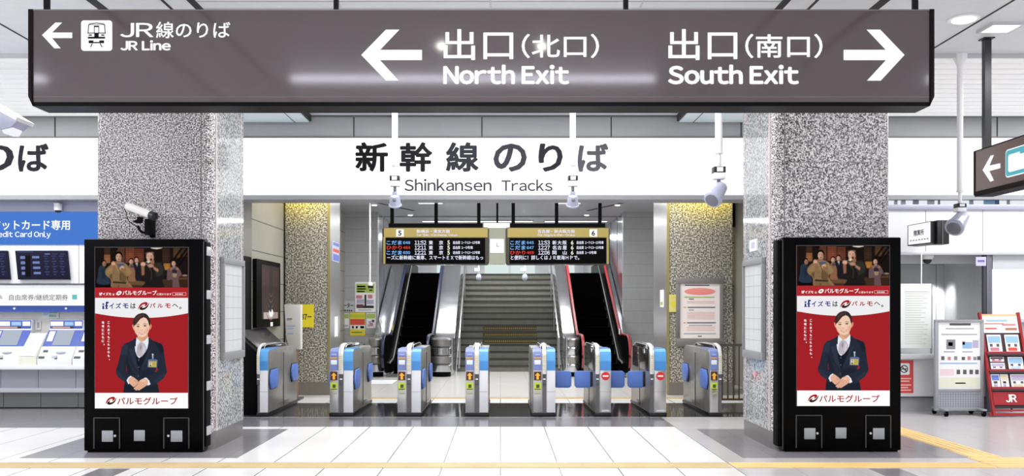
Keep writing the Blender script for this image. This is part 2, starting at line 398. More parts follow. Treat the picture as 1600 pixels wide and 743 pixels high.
# granite pillars of the concourse
def pillar(x0, x1, y0, y1, side):
    b = MB(); r = .09; b.prism(rrect(x0, x1, y0, y1, r, 6), 'z', .19, LCEIL, GRAN)
    s = 1 if side > 0 else -1; xs = x1 if side > 0 else x0
    b.box(min(xs, xs+s*.006), max(xs, xs+s*.006), y0+.13, y1-.02, .19, LCEIL, GRAN2)
    SEAM = mat('pink_seam', (214, 200, 196), .3); JO = mat('granite_joint', (118, 112, 112), .5)
    for z in (1.35, 2.62, 3.25): b.prism(rrect(x0-.0015, x1+.0015, y0-.0015, y1+.0015, r, 6), 'z', z, z+.006, JO)
    b.box(xs-s*.13-.005, xs-s*.13+.005, y0-.0025, y0+.05, .19, LCEIL, JO)
    b.box(min(xs, xs+s*.009), max(xs, xs+s*.009), y0+.1, y0+.135, .19, LCEIL, SEAM)
    b.box(min(xs, xs+s*.009), max(xs, xs+s*.009), y1-.12, y1-.105, .19, LCEIL, SEAM)
    return struct(b, 'pillar')
PL = (-4.58, -3.25, 10.12, 11.33); PR = (3.09, 4.43, 10.16, 11.4)
pillar(*PL, 1); pillar(*PR, -1)
SKIRT = mat('pillar_skirt', (126, 122, 122), .3, metal=.3)
for k, p in enumerate((PL, PR)):
    b = MB(); b.prism(rrect(p[0]-.012, p[1]+.012, p[2]-.012, p[3]+.012, .095, 6), 'z', 0, .2, SKIRT); struct(b, 'baseboard_'+('left', 'right')[k])
# brown granite columns in the gate hall
for (x0, x1, y0, y1, sd) in ((-3.97, -3.15, 16.5, 17.55, 1), (3.1, 4.28, 16.5, 18.1, -1)):
    b = MB(); b.prism(rrect(x0, x1, y0, y1, .02, 3), 'z', 0.01, HC, GRANB)
    xs = x1 if sd > 0 else x0
    b.box(min(xs, xs+sd*.008), max(xs, xs+sd*.008), y0+.06, y1-.01, 0.01, HC, mat('column_side', (146, 146, 146), .3, metal=.35))
    b.box(xs-.035, xs+.012, y0-.01, y0+.05, 0.01, HC, mat('gold_edge', (150, 140, 92), .35, metal=.2))
    b.box(x0-.005, x1+.005, y0-.012, y0+.1, 0.005, .24, mat('column_base', (118, 112, 104), .4)); struct(b, 'pillar')
# ================================================================ HANGING DIRECTION SIGN
SY = 8.0
def sx(p): return WX(p, SY)
def sz(p): return WZ(p, SY)
t = thing('direction_sign', 'long brown hanging sign with white arrows to the north and south exits', 'sign', (sx(752), SY+.14, sz(171)))
x0, x1, z0, z1 = sx(52), sx(1452), sz(160.5), sz(17)
b = MB(); b.box(x0, x1, SY, SY+.26, z0+.002, z1, BROWN); b.box(x0, x1, SY-.002, SY, sz(151.5), sz(150.8), mat('sign_line', (136, 124, 122), .3)); b.build('face_panel', t)
b = MB(); cap = [(SY-.012, z1+.006), (SY-.012, z0+.05), (SY+.03, z0-.012), (SY+.25, z0-.012), (SY+.285, z0+.05), (SY+.285, z1+.006)]
b.prism([(x0-.002, z0-.03), (x1+.002, z0-.03), (x1+.002, z0+.006), (x0-.002, z0+.006)], 'y', SY-.004, SY+.28, mat('sign_underside', (10, 9, 10), .4, spec=.1))
b.box(x0, x1, SY-.006, SY+.28, z1, z1+.012, mat('sign_top_edge', (128, 118, 116), .4)); b.build('rim', t)
for s, xa in ((-1, x0), (1, x1)):
    b = MB(); b.prism([(xa, z1+.014), (xa+s*.042, z1+.014), (xa+s*.042, z0+.055), (xa+s*.002, z0-.03), (xa, z0-.03)], 'y', SY-.012, SY+.29, FRAME, .004); b.build('end_cap', t)
for px in (61, 521, 981, 1441):
    b = MB(); xx = sx(px); b.box(xx-.022, xx+.022, SY+.12, SY+.16, z1, LCEIL, mat('rod_dark', (40, 38, 42), .5, spec=.1)); b.box(xx-.06, xx+.06, SY+.08, SY+.2, LCEIL-.012, LCEIL, FRAME, .004); b.build('hanger_rod', t)
Fs = front(SY-.004)
def sign_text(parent, name, body, a, bb, c, d, bold=.02, space=1.0, m=None):
    q = MB(); q.text(body, sx(a), sx(bb), sz(d), sz(c), Fs, m or LETW, bold, space); return q.build(name, parent)
def arrow(pts): 
    q = MB(); q.prism([(sx(a), sz(c)) for a, c in pts], 'y', SY-.006, SY-.001, LETW); return q.build('arrow', t)
arrow([(66, 55), (87, 35.5), (97, 35.5), (81.5, 51), (113, 51), (113, 59.5), (81.5, 59.5), (95, 75.5), (85, 75.5)])
arrow([(564.5, 86), (603, 46.5), (624, 46.5), (594, 78), (659.5, 78), (659.5, 94), (594, 94), (623, 126), (603, 126)])
arrow([(1413, 86), (1375, 46.5), (1354, 46.5), (1384, 78), (1318, 78), (1318, 94), (1384, 94), (1354.5, 126), (1376, 126)])
q = MB(); q.prism([(a, c) for a, c in rrect(sx(127), sx(175.5), sz(79.5), sz(32), .026)], 'y', SY-.005, SY-.001, LETW); ic = q.build('train_pictogram', t)
q = MB(); k = 130/1486.0
def ip(x, y): return (sx(60+x*k), sz(25+y*k))
Fi = front(SY-.008)
def ipoly(pts): q.poly([ip(*p) for p in pts], Fi, LETB)
def istroke(pts, w=11):
    for a, c in zip(pts, pts[1:]):
        A, C = Vector(a), Vector(c); d = (C-A).normalized(); n_ = Vector((-d.y, d.x))*w/2; ipoly([A-n_-d*2, C-n_+d*2, C+n_+d*2, A+n_-d*2])
istroke([(895, 310), (905, 165), (930, 145), (1045, 130), (1165, 145), (1190, 165), (1200, 310)], 15); istroke([(885, 310), (1210, 310)], 15)
istroke([(915, 160), (1180, 160)], 8); istroke([(1005, 180), (1005, 310)], 12); istroke([(1085, 180), (1085, 310)], 12); istroke([(1005, 190), (1085, 190)], 26)
ipoly([(1005, 315), (1085, 315), (1085, 385), (1005, 385)]); ipoly([(890, 375), (1198, 375), (1198, 408), (890, 408)])
istroke([(905, 345), (960, 345)], 22); istroke([(1130, 345), (1185, 345)], 22); ipoly([(905, 440), (990, 440), (990, 490), (905, 490)]); ipoly([(1095, 440), (1180, 440), (1180, 490), (1095, 490)])
ipoly([(990, 468), (1095, 468), (1095, 490), (990, 490)]); istroke([(970, 495), (940, 560)], 16); istroke([(1110, 495), (1145, 560)], 16)
q.build('train_outline', ic)
sign_text(t, 'lettering', 'JR', 188, 240, 36, 58.5, .012)
sign_text(t, 'lettering', '線のりば', 244, 360, 34, 60, .012)
sign_text(t, 'lettering', 'JR Line', 188.5, 267, 63, 79, .035)
sign_text(t, 'lettering', '出口', 693, 802, 45.5, 94, .012); sign_text(t, 'lettering', '（北口）', 815, 936, 53, 91, .014)
sign_text(t, 'lettering', 'North Exit', 692.5, 889.5, 101, 132, .038)
sign_text(t, 'lettering', '出口', 1044, 1152, 45.5, 94, .012); sign_text(t, 'lettering', '（南口）', 1164, 1285, 53, 91, .014)
sign_text(t, 'lettering', 'South Exit', 1043.5, 1248, 101, 132, .038)

# lamps of the concourse ceiling in front of the sign
TUBE = emis('tube_light', (240, 240, 255), 17); SPOTL = emis('downlight_disc', (255, 252, 246), 60)
def tube_lamp(x0, x1, y, label):
    o = thing('fluorescent_lamp', label, 'ceiling light', ((x0+x1)/2, y, LCEIL-.08), 'tube lamps on the concourse ceiling')
    b = MB(); b.prism([(y-.09, LCEIL-.006), (y-.05, LCEIL-.05), (y+.05, LCEIL-.05), (y+.09, LCEIL-.006)], 'x', x0, x1, WHITE); b.build('housing', o)
    b = MB(); b.cyl((x0+.04, y, LCEIL-.1), (x1-.04, y, LCEIL-.1), .036, TUBE); b.build('tube', o)
tube_lamp(-2.7, 2.0, 4.6, 'long white tube lamp running across the ceiling before the brown sign')
tube_lamp(-9.2, -5.75, 4.6, 'white tube lamp on the ceiling over the ticket machine side'); tube_lamp(5.4, 9, 4.6, 'white tube lamp on the ceiling over the office side')
def downlight(x, y, z, label, r=.09, m=None):
    o = thing('downlight', label, 'ceiling light', (x, y, z-.02), 'round ceiling downlights')
    b = MB(); b.lathe((x, y, z+.002), (0, 0, -.016), [(r*.9, 0), (r*1.25, .2), (r*1.2, 1), (r*.9, 1)], WHITE, 24); b.build('ring', o)
    b = MB(); b.ball((x, y, z-.02), r*.88, m or emis('downlight_soft', (255, 252, 246), 5), (1, 1, .9 if m else .15), 20); b.build('lens', o)
downlight(-.67, 5.8, LCEIL, 'bright round ceiling spot mirrored in the sign over its north exit characters', .055, SPOTL); downlight(.47, 5.8, LCEIL, 'bright round ceiling spot mirrored in the sign by the north kanji', .055, SPOTL)
downlight(4.82, 9.32, LCEIL, 'round glowing downlight beside the end of the big brown sign', .13)
downlight(WX(585, 21.3), 21.3, HC, 'small downlight of the gate hall over the poster wall', .07); downlight(WX(965, 21.3), 21.3, HC, 'small downlight of the gate hall over the red railed escalator', .07)
downlight(WX(643, 23.9), 23.6, HC, 'tiny downlight above the blue railed escalator', .07); downlight(WX(915, 23.9), 23.6, HC, 'tiny downlight above the stair end nearest the red escalator', .07)
def panel_lamp(x0, x1, y0, y1, z, label, m=None):
    o = thing('ceiling_panel_lamp', label, 'ceiling light', ((x0+x1)/2, (y0+y1)/2, z-.03), 'flat panel lamps')
    b = MB(); n_ = .025
    b.box(x0-n_, x1+n_, y0-n_, y0, z-.03, z, LGREY); b.box(x0-n_, x1+n_, y1, y1+n_, z-.03, z, LGREY); b.box(x0-n_, x0, y0, y1, z-.03, z, LGREY); b.box(x1, x1+n_, y0, y1, z-.03, z, LGREY); b.build('frame', o)
    b = MB(); b.box(x0, x1, y0, y1, z-.018, z-.004, m or emis('panel_lamp', (252, 253, 255), 2.0)); b.build('diffuser', o)
panel_lamp(5.2, 5.5, 9.45, 9.72, LCEIL, 'small square panel lamp beyond the ceiling groove')
panel_lamp(5.75, 7.4, 9.3, 9.75, LCEIL, 'wide bright panel lamp at the edge of the boarded ceiling')
panel_lamp(WX(652, 20.5), WX(690, 20.5), 20.42, 20.95, HC, 'white panel lamp over the platform five board'); panel_lamp(WX(873, 20.5), WX(909, 20.5), 20.42, 20.95, HC, 'white panel lamp over the platform six board')
for xa, xb, lab in ((-2.2, .9, 'long glowing tube light over the blue railed escalator and stairs'), (1.25, 3.0, 'shorter glowing tube light over the red railed escalator')):
    panel_lamp(xa, xb, 25.1, 25.35, HC-.0, lab, emis('hall_tube', (255, 255, 255), 3))

# ================================================================ ILLUMINATED FASCIA
fz0, fz1 = WZ(305, BY), WZ(216, BY)
def fascia(pa, pb, label, name='fascia_sign'):
    xa, xb = WX(pa, BY), WX(pb, BY)
    o = thing(name, label, 'sign', ((xa+xb)/2, BY+.1, fz0-.09))
    b = MB(); n_ = max(1, round((xb-xa)/2.0))
    for i in range(n_): b.box(xa+(xb-xa)*i/n_+.001, xa+(xb-xa)*(i+1)/n_-.001, BY-.05, BY+.3, fz0, fz1-.004, BANDW)
    b.build('light_panel', o)
    b = MB(); b.box(xa, xb, BY-.05, BY+.42, fz0-.07, fz0-.001, mat('fascia_trim', (150, 152, 156), .4)); b.build('bottom_trim', o); return o
Fb = front(BY-.056)
def band_text(o, body, a, bb, c, d, bold=.02, m=LETB, space=1.0):
    q = MB(); q.text(body, WX(a, BY), WX(bb, BY), WZ(d, BY), WZ(c, BY), Fb, m, bold, space); return q.build('lettering', o)
o = fascia(-330, 235, 'glowing white fascia sign ending in two black characters above the ticket machines')
for ch, a, bb, c, d in (('の', -138, -84, 224, 270), ('り', -27, 25, 225, 270), ('ば', 31, 79, 225, 269)): band_text(o, ch, a, bb, c, d, .03)
o = fascia(236, 1300, 'long glowing white fascia sign of the bullet train tracks above the gates')
GRC = [mat('band_ink%d' % k, c_, .4, spec=.1) for k, c_ in enumerate(((16, 14, 18), (30, 28, 34), (52, 52, 60), (64, 62, 70), (44, 42, 50), (92, 92, 98)))]
for k, (ch, a, bb) in enumerate((('新', 556, 607), ('幹', 625, 676), ('線', 697, 748), ('の', 771, 823), ('り', 841, 879), ('ば', 902, 950))):
    band_text(o, ch, a, bb, 223 if k < 3 else 225, 269, .03, GRC[k])
band_text(o, 'Shinkansen', 632.5, 768, 280, 299, .012, GRC[3], 1.12); band_text(o, 'Tracks', 783.5, 863, 281, 299, .012, GRC[3], 1.12)
fascia(1301, 1900, 'blank glowing white fascia panel above the station office')

# ================================================================ POLES WITH SPOT HEADS
BOXB = mat('box_black', (30, 30, 32), .4)
HEADG = mat('head_grey', (172, 176, 196), .3, noise=4); HEADD = mat('head_dark', (112, 114, 124), .35)
def pole_spot(px, Y, y_sleeve, y_box, y_box2, head, label, wpx):
    s = Y/FPX; x = WX(px, Y); r = wpx*s/2
    o = thing('ceiling_pole_sensor', label, 'sensor', (x, Y, WZ(head[3], Y)), 'pole mounted heads hanging from the ceiling')
    b = MB(); b.lathe((x, Y, LCEIL), (0, 0, WZ(y_sleeve, Y)-LCEIL), [(r*2.3, 0), (r*2.3, .025), (r*1.8, .05), (r*1.05, .085), (r, .1), (r, .985), (r*1.15, .987), (r*1.15, 1)], POLEW, 20); b.build('pole', o)
    b = MB(); b.cyl((x, Y, WZ(y_sleeve, Y)), (x, Y, WZ(y_box, Y)), r*.62, POLEW); b.build('inner_pole', o)
    m_ = (y_box+y_box2)/2; w = r*1.55
    b = MB(); b.box(x-w, x+w, Y-w, Y+w, WZ(y_box2, Y), WZ(m_, Y), POLEW, .004); b.box(x-w, x+w, Y-w*.98, Y+w, WZ(m_, Y), WZ(y_box, Y), BOXB, .003); b.box(x-w*.55, x+w*.55, Y-w*1.02, Y-w*.9, WZ(m_, Y)+.012, WZ(y_box, Y)-.008, POLEW); b.build('junction_box', o)
    kind, hx, hy0, hy1 = head
    b = MB(); b.cyl((x, Y, WZ(y_box2, Y)), (x, Y, WZ(hy0, Y)), r*.5, HEADD); b.box(x-r*.75, x+r*.75, Y-r*.6, Y+r*.6, WZ(hy0, Y)-.02, WZ(hy0, Y)+.03, HEADG, .004); b.build('swivel_arm', o)
    b = MB(); zc = (WZ(hy0, Y)+WZ(hy1, Y))/2; hh = abs(WZ(hy0, Y)-WZ(hy1, Y))
    if kind == 'face':
        d = Vector((0, .35, -.6)).normalized()*.16; p = Vector((x, Y-.02, zc+hh*.28))
        b.lathe(p-d*.2, d, [(.02, 0), (.06, .08), (.072, .3), (.08, .85), (.092, .9), (.092, 1), (.07, 1.0)], HEADG, 24); hb = b.build('head', o)
        b = MB(); b.lathe(p+d*.8, d*.05, [(.078, 0), (.06, 1)], HEADD, 24); b.ball((x, Y-.075, zc+.01), .028, HEADD, (1, .5, 1)); b.build('lens', hb)
    else:
        dx = hx*s; d = Vector((dx*.85, -.16, -hh*.95)); p = Vector((x+.03*abs(dx)/max(abs(dx), .01), Y, zc+hh*.42))
        b.lathe(p-d*.1, d*1.15, [(.045, 0), (.075, .08), (.085, .35), (.1, .8), (.108, .84), (.108, .95), (.09, 1)], HEADG, 24); hb = b.build('head', o)
        b = MB(); b.lathe(p+d*1.02, d*.05, [(.095, 0), (.07, 1)], HEADD, 24); b.build('lens', hb)
pole_spot(617, 12.5, 259, 275, 291, ('face', 0, 303, 326), 'white ceiling pole hanging between the first two black characters of the tracks sign', 9.5)
pole_spot(895, 12.5, 259, 275, 291, ('face', 0, 303, 326), 'white ceiling pole hanging before the last black character of the tracks sign', 9.5)
pole_spot(1123, 10.7, 240, 261, 280, ('tilt', -22, 290, 314), 'thicker white ceiling pole with tilted head over the gilded column', 11.5)
pole_spot(1500, 10.64, 300, 318, 331, ('tilt', -28, 336, 357), 'white ceiling pole with wide tilted head beside the hanging suitcase sign', 9)
# projector shaped fixture at the picture edge
o = thing('ceiling_projector', 'white wedge shaped projector hanging over the ticket machine fascia', 'projector', (WX(8, 11), 11, WZ(200, 11)))
b = MB(); b.prism([(WX(-36, 11), WZ(146, 11)), (WX(43, 11), WZ(192, 11)), (WX(31, 11), WZ(203, 11)), (WX(14, 11), WZ(207, 11)), (WX(-40, 11), WZ(178, 11))], 'y', 10.8, 11.1, HEADG, .012); b.build('housing', o)
b = MB(); b.prism([(WX(-38, 11), WZ(142, 11)), (WX(45, 11), WZ(190, 11)), (WX(42, 11), WZ(195, 11)), (WX(-38, 11), WZ(150, 11))], 'y', 10.74, 11.14, POLEW, .006); b.build('hood', o)
b = MB(); b.prism([(WX(14, 11), WZ(207, 11)), (WX(31, 11), WZ(203, 11)), (WX(26, 11), WZ(212, 11)), (WX(17, 11), WZ(212, 11))], 'y', 10.84, 11.06, emis('projector_lens', (245, 245, 255), 1.0)); b.build('lens', o)
b = MB(); b.cyl((WX(-20, 11), 11, WZ(155, 11)), (WX(-20, 11), 11, LCEIL), .03, POLEW); b.build('hanger_pole', o)

# hanging suitcase sign, seen edge on
X5 = 5.37; ya, yb = 10.13, 8.4; hz0, hz1 = 2.888, 3.366
o = thing('locker_sign', 'brown hanging sign with white arrow and blue luggage pictogram', 'sign', (X5+.1, 9.3, hz0))
b = MB(); b.box(X5, X5+.2, yb, ya, hz0, hz1, mat('brown_sign_side', (112, 92, 88), .22, spec=.4)); b.build('face_panel', o)
b = MB(); b.box(X5-.008, X5+.21, ya, ya+.03, hz0-.01, hz1+.01, FRAME, .004); b.prism([(X5-.004, hz0-.03), (X5+.2, hz0-.03), (X5+.21, hz0+.004), (X5-.006, hz0+.025)], 'y', yb, ya+.01, FRAME); b.box(X5-.005, X5+.205, yb, ya, hz1, hz1+.01, FRAME); b.build('frame', o)
def spx(p): return X5*FPX/(p-CX)
def side_pt(p, y): Y = spx(p); return (Y, WZ(y, Y))
q = MB(); q.prism([side_pt(*p) for p in ((1536, 265.5), (1548.5, 243), (1553, 242), (1546, 258.5), (1563, 255), (1563, 262.5), (1546, 267), (1553, 281.5), (1548, 283.5))], 'x', X5-.006, X5, LETW); q.build('arrow', o)
def sidef(x): return lambda u, v: Vector((x, u, v))
yl, yr = spx(1572), 8.95; za, zb = 2.98, 3.275
q = MB(); q.prism(rrect(yr, yl, za, zb, .04), 'x', X5-.006, X5, LETW)
q.prism(rrect(yr+.012, yl-.012, za+.012, zb-.012, .035), 'x', X5-.009, X5-.006, emis('pictogram_blue', (96, 186, 200), .95)); ic = q.build('luggage_pictogram', o)
q = MB(); q.prism(rrect(9.03, yl-.06, za+.05, zb-.06, .03), 'x', X5-.012, X5-.009, LETW); q.prism(rrect(9.12, 9.24, zb-.085, zb-.06, .01), 'x', X5-.014, X5-.012, emis('pictogram_blue', (96, 186, 200), .95)); q.build('suitcase_outline', ic)
b = MB(); xr = WX(1539, 10.05); b.box(xr-.036, xr+.036, 9.98, 10.05, hz1, LCEIL, mat('rod_black', (34, 34, 38), .25)); b.box(xr-.06, xr+.06, 9.95, 10.08, LCEIL-.012, LCEIL, BOXB); b.build('hanger_rod', o)

# ================================================================ DEPARTURE BOARDS
DY = 18.0
def dx(p): return WX(p, DY)
def dz(p): return WZ(p, DY)
GOLD = mat('board_gold', (176, 156, 82), .35, metal=.15); LEDK = mat('led_panel', (2, 2, 3), .5, spec=.05)
LW = emis('led_white', (235, 235, 255), 1.0); LB = emis('led_blue', (130, 190, 255), 1.0); LR = emis('led_red', (230, 70, 60), 1.0); LYE = emis('led_pale', (245, 245, 215), 1.0)
def board(pa, pb, label, num, num_px, jp, en, hx, rows, ticker, rods, barpx):
    o = thing('departure_board', label, 'departure board', (dx((pa+pb)/2), DY+.15, dz(413)), 'departure boards over the escalators')
    b = MB(); b.prism(rrect(dx(pa), dx(pb), dz(413), dz(355), .05, 4), 'y', DY, DY+.3, mat('board_case', (58, 52, 38), .4)); b.build('case', o)
    b = MB(); b.box(dx(pa+3), dx(pb-2), DY-.006, DY, dz(370.5), dz(356), GOLD); b.box(dx(pa+2), dx(pa+5), DY-.006, DY, dz(412), dz(370.5), GOLD) if pa < 700 else b.box(dx(pb-5), dx(pb-2), DY-.006, DY, dz(412), dz(370.5), GOLD); g = b.build('header', o)
    b = MB(); b.box(dx(num_px), dx(num_px+12), DY-.012, DY-.006, dz(369.5), dz(358), LETW); n_ = b.build('platform_number', o)
    b = MB(); b.text(num, dx(num_px+3.2), dx(num_px+8.6), dz(368), dz(360), front(DY-.016), LETB, .03); b.build('numeral', n_)
    b = MB(); b.text(jp, dx(hx[0]), dx(hx[1]), dz(363.8), dz(358.5), front(DY-.012), LW, .02); b.build('lettering', g)
    b = MB(); b.text(en, dx(hx[0]), dx(hx[2]), dz(369.5), dz(365), front(DY-.012), LW, .02); b.build('lettering', g)
    b = MB(); b.box(dx(pa+6), dx(pb-6), DY-.006, DY, dz(411.5), dz(371.5), LEDK); scr = b.build('led_screen', o)
    x_ = pa+6
    for k, (tr, m, no, tm, dest, pl, wid) in enumerate(rows):
        ya_, yb_ = dz(382+k*7.8), dz(375.6+k*7.8); b = MB(); F = front(DY-.012)
        b.text(tr, dx(pa+7), dx(pa+31), ya_, yb_, F, m, .02); b.text(no, dx(pa+33), dx(pa+44), ya_+.012, yb_-.012, F, m, .02); b.text(tm, dx(pa+51), dx(pa+69), ya_, yb_, F, LW, .02)
        for i, ch in enumerate(dest):
            if ch != ' ': b.text(ch, dx(pa+73+i*8), dx(pa+79.5+i*8), ya_, yb_, F, LW, .02)
        b.text(pl, dx(pa+102), dx(pa+106), ya_, yb_, F, LYE, .02); b.text('自由席', dx(pa+111), dx(pa+122), ya_+.01, yb_-.006, F, LW, .02); b.text(wid, dx(pa+124), dx(pa+(153 if len(wid) > 6 else 142)), ya_+.012, yb_-.01, F, LW, .02)
        b.build('train_row', scr)
    b = MB(); b.text(ticker, dx(pa+8), dx(pb-(9 if pa < 700 else 48)), dz(405.6), dz(398.6), front(DY-.012), LW, .02); b.build('ticker', scr)
    b = MB()
    b.box(dx(barpx[0]), dx(barpx[1]), DY+.02, DY+.14, dz(355.5), dz(348.5), BLACKM)
    b.build('top_rail', o)
    for px in rods:
        b = MB(); b.box(dx(px)-.035, dx(px)+.035, DY+.06, DY+.13, dz(349), HC, BLACKM); b.build('hanger_rod', o)
board(597, 764, 'departure board with gold header for platform five on the ticket machine side', '5', 619, '新横浜・東京方面', 'for Shin-Yokohama, Tokyo', (651, 703, 715),
      [('こだま', LB, '648', '11:52', '東 京', '5', '1-7・13-15号車'), ('ひかり', LR, '464', '12:11', '東 京', '5', '1-5号車'), ('こだま', LB, '650', '12:21', '東 京', '5', '1-7・13-15号車')], '－ズに新幹線に乗車、スマートＥＸで新幹線はもっ', (612, 681, 748), (607, 754))
board(790, 953, 'departure board with gold header for platform six on the office side', '6', 921, '名古屋・新大阪方面', 'for Nagoya, Shin-Osaka', (840, 898, 898),
      [('こだま', LB, '645', '11:53', '新大阪', '6', '1-7・13-15号車'), ('こだま', LB, '647', '12:27', '名古屋', '6', '1-7・13-15号車'), ('ひかり', LR, '469', '12:06', '岡 山', '6', '1-5号車')], 'と便利に！詳しくはＪＲ東海ＨＰで。', (802, 870, 938), (797, 946))
o = thing('clock_panel', 'pale green panel with white square clock between the two departure boards', 'clock', (dx(777), DY+.15, dz(413)))
b = MB(); b.box(dx(764.8), dx(789.2), DY+.02, DY+.25, dz(412), dz(356.5), mat('clock_panel_green', (158, 160, 142), .5)); b.build('panel', o)
b = MB(); b.box(dx(765.5), dx(787.5), DY-.01, DY+.02, dz(395), dz(373), LETW, .006); cf = b.build('clock_face', o)
b = MB(); b.box(dx(776), dx(777), DY-.013, DY-.01, dz(384.5), dz(379), GREY); b.box(dx(776), dx(780), DY-.013, DY-.01, dz(385), dz(384), GREY); b.build('hand', cf)
b = MB(); b.box(dx(755.6), dx(796.4), DY+.05, DY+.2, dz(354.7), dz(347.5), LETW, .004); b.build('light_box', o)
b = MB(); b.box(dx(777)-.02, dx(777)+.02, DY+.1, DY+.14, dz(348.5), HC, BLACKM); b.build('hanger_rod', o)
# ================================================================ PICTURE PAINTING (printed / displayed pictures)
class Canvas:
    """small painted picture; coordinates are taken through fn to canvas units"""
    def __init__(s, u0, u1, v0, v1, res):
        s.u0, s.v0, s.res = u0, v0, res*2; s.W, s.H = int((u1-u0)*res)*2, int((v1-v0)*res)*2
        s.a = np.zeros((s.H, s.W, 3)); s.al = np.zeros((s.H, s.W)); s.fn = lambda x, y: (x, y)
    def fill(s, pts, c, alpha=1.0, blur=0.0, smooth=0):
        if smooth: pts = [(p.x, p.y) for p in cr([(a, b, 0) for a, b in pts], smooth)]
        P = np.array([s.fn(*p) for p in pts]); P = (P-[s.u0, s.v0])*s.res
        r = int(blur*s.res+.5); m = 2*r+2
        x0, y0 = max(0, int(P[:, 0].min())-m), max(0, int(P[:, 1].min())-m); x1, y1 = min(s.W, int(P[:, 0].max())+m+1), min(s.H, int(P[:, 1].max())+m+1)
        if x1 <= x0 or y1 <= y0: return
        X, Y = np.meshgrid(np.arange(x0, x1)+.5, np.arange(y0, y1)+.5); ins = np.zeros(X.shape, bool)
        n = len(P)
        for i in range(n):
            ax, ay = P[i]; bx, by = P[(i+1) % n]
            if ay == by: continue
            cnd = ((ay > Y) != (by > Y)) & (X < (bx-ax)*(Y-ay)/(by-ay)+ax); ins ^= cnd
        k = ins.astype(float)
        for _ in range(2):
            if r < 1: break
            for ax_ in (0, 1):
                cs = np.cumsum(np.pad(k, [(r+1, r) if q == ax_ else (0, 0) for q in (0, 1)], mode='constant'), axis=ax_)
                k = (cs[2*r+1:]-cs[:-2*r-1])/(2*r+1) if ax_ == 0 else (cs[:, 2*r+1:]-cs[:, :-2*r-1])/(2*r+1)
        k = (k*alpha)[..., None]; L = np.array(lin(c)[:3])
        s.a[y0:y1, x0:x1] = s.a[y0:y1, x0:x1]*(1-k)+L*k; s.al[y0:y1, x0:x1] = s.al[y0:y1, x0:x1]*(1-k[..., 0])+k[..., 0]
    def ell(s, cx, cy, rx, ry, c, alpha=1, blur=0, rot=0):
        s.fill([(cx+rx*cos(t)*cos(rot)-ry*sin(t)*sin(rot), cy+rx*cos(t)*sin(rot)+ry*sin(t)*cos(rot)) for t in [2*pi*k/20 for k in range(20)]], c, alpha, blur)
    def line(s, pts, w, c, alpha=1, blur=0):
        for a, b in zip(pts, pts[1:]):
            A, B = Vector(a), Vector(b); d = (B-A)
            if d.length == 0: continue
            n = Vector((-d.y, d.x)).normalized()*w/2; s.fill([A-n, B-n, B+n, A+n], c, alpha, blur)
    def mesh(s, name, u2x, v2z, m):
        a = s.a.reshape(s.H//2, 2, s.W//2, 2, 3).mean((1, 3)); h, w = a.shape[:2]; st = 2/s.res
        vs = [(u2x(s.u0+i*st), 0, v2z(s.v0+j*st)) for j in range(h+1) for i in range(w+1)]
        fs = [(j*(w+1)+i, j*(w+1)+i+1, (j+1)*(w+1)+i+1, (j+1)*(w+1)+i) for j in range(h) for i in range(w)]
        me = bpy.data.meshes.new(name); me.from_pydata(vs, [], fs); me.materials.append(m)
        at = me.color_attributes.new('picture', 'FLOAT_COLOR', 'CORNER')
        c = np.ones((h*w, 4, 4), np.float32); c[:, :, :3] = a.reshape(h*w, 1, 3); at.data.foreach_set('color', c.ravel()); me.update(); return me
def picture_mat(name, s):
    m = bpy.data.materials.new(name); m.use_nodes = True; nt = m.node_tree; nt.nodes.remove(nt.nodes['Principled BSDF'])
    e = nt.nodes.new('ShaderNodeEmission'); e.inputs[1].default_value = s; a = nt.nodes.new('ShaderNodeAttribute'); a.attribute_name = 'picture'
    nt.links.new(a.outputs['Color'], e.inputs[0]); nt.links.new(e.outputs[0], nt.nodes['Material Output'].inputs[0]); return m
# screen space of the display: photo pixels of one kiosk, u 1244.5..1389.5, v 384..634.5
SU0, SU1, SV0, SV1 = 1244.5, 1389.5, 384.0, 634.5
REDC = (162, 34, 40)
# -- portrait of the person in a navy suit
W_ = Canvas(1274, 1362, 484, 610.3, 2.6); W_.a[:] = np.array(lin(REDC)[:3])
A_ = lambda x, y: (1275+x/10.61, 480+y/10.61); B_ = lambda x, y: (1270+x/9.91, 540+y/9.91)
N1, N2, N3 = (38, 44, 58), (27, 32, 44), (52, 60, 76)
W_.fn = A_
W_.fn = lambda u, v: (u, v); W_.fill([(SU0, 480), (SU1, 480)]+[(SU1-145*t, 486.2+7.4*(1-(2*t-1)**2)) for t in [i/24 for i in range(25)]], (238, 238, 240)); W_.fn = A_
W_.fn = B_
W_.fill([(165, -20), (150, 50), (130, 130), (100, 260), (70, 345), (75, 400), (110, 460), (205, 530), (195, 600), (183, 695), (742, 695), (725, 610), (708, 552), (800, 480), (860, 380), (840, 260), (818, 100), (800, -20), (700, -75), (500, -100), (300, -80)], N1)
W_.fn = A_
W_.fill([(360, 468), (300, 510), (240, 545), (165, 565), (140, 600), (110, 690), (95, 760), (300, 860), (800, 860), (822, 700), (805, 620), (785, 578), (700, 540), (640, 522), (565, 465)], N1)
W_.fill([(160, 570), (140, 600), (95, 745), (200, 760), (230, 600)], N3, .5, .6); W_.fill([(640, 530), (780, 580), (815, 700), (760, 745), (700, 600)], N2, .8, .8)
W_.fn = B_
W_.fill([(235, 258), (222, 300), (228, 375), (247, 375), (243, 310)], REDC, 1, 0); W_.fill([(702, 305), (682, 345), (680, 376), (722, 350), (716, 325)], REDC, 1, 0)
W_.fill([(225, 130), (215, 300), (225, 370), (330, 420), (300, 300), (250, 150)], N2, .7, 1); W_.fill([(560, 330), (680, 380), (560, 450), (450, 480), (445, 380)], N2, .6, 1.2)
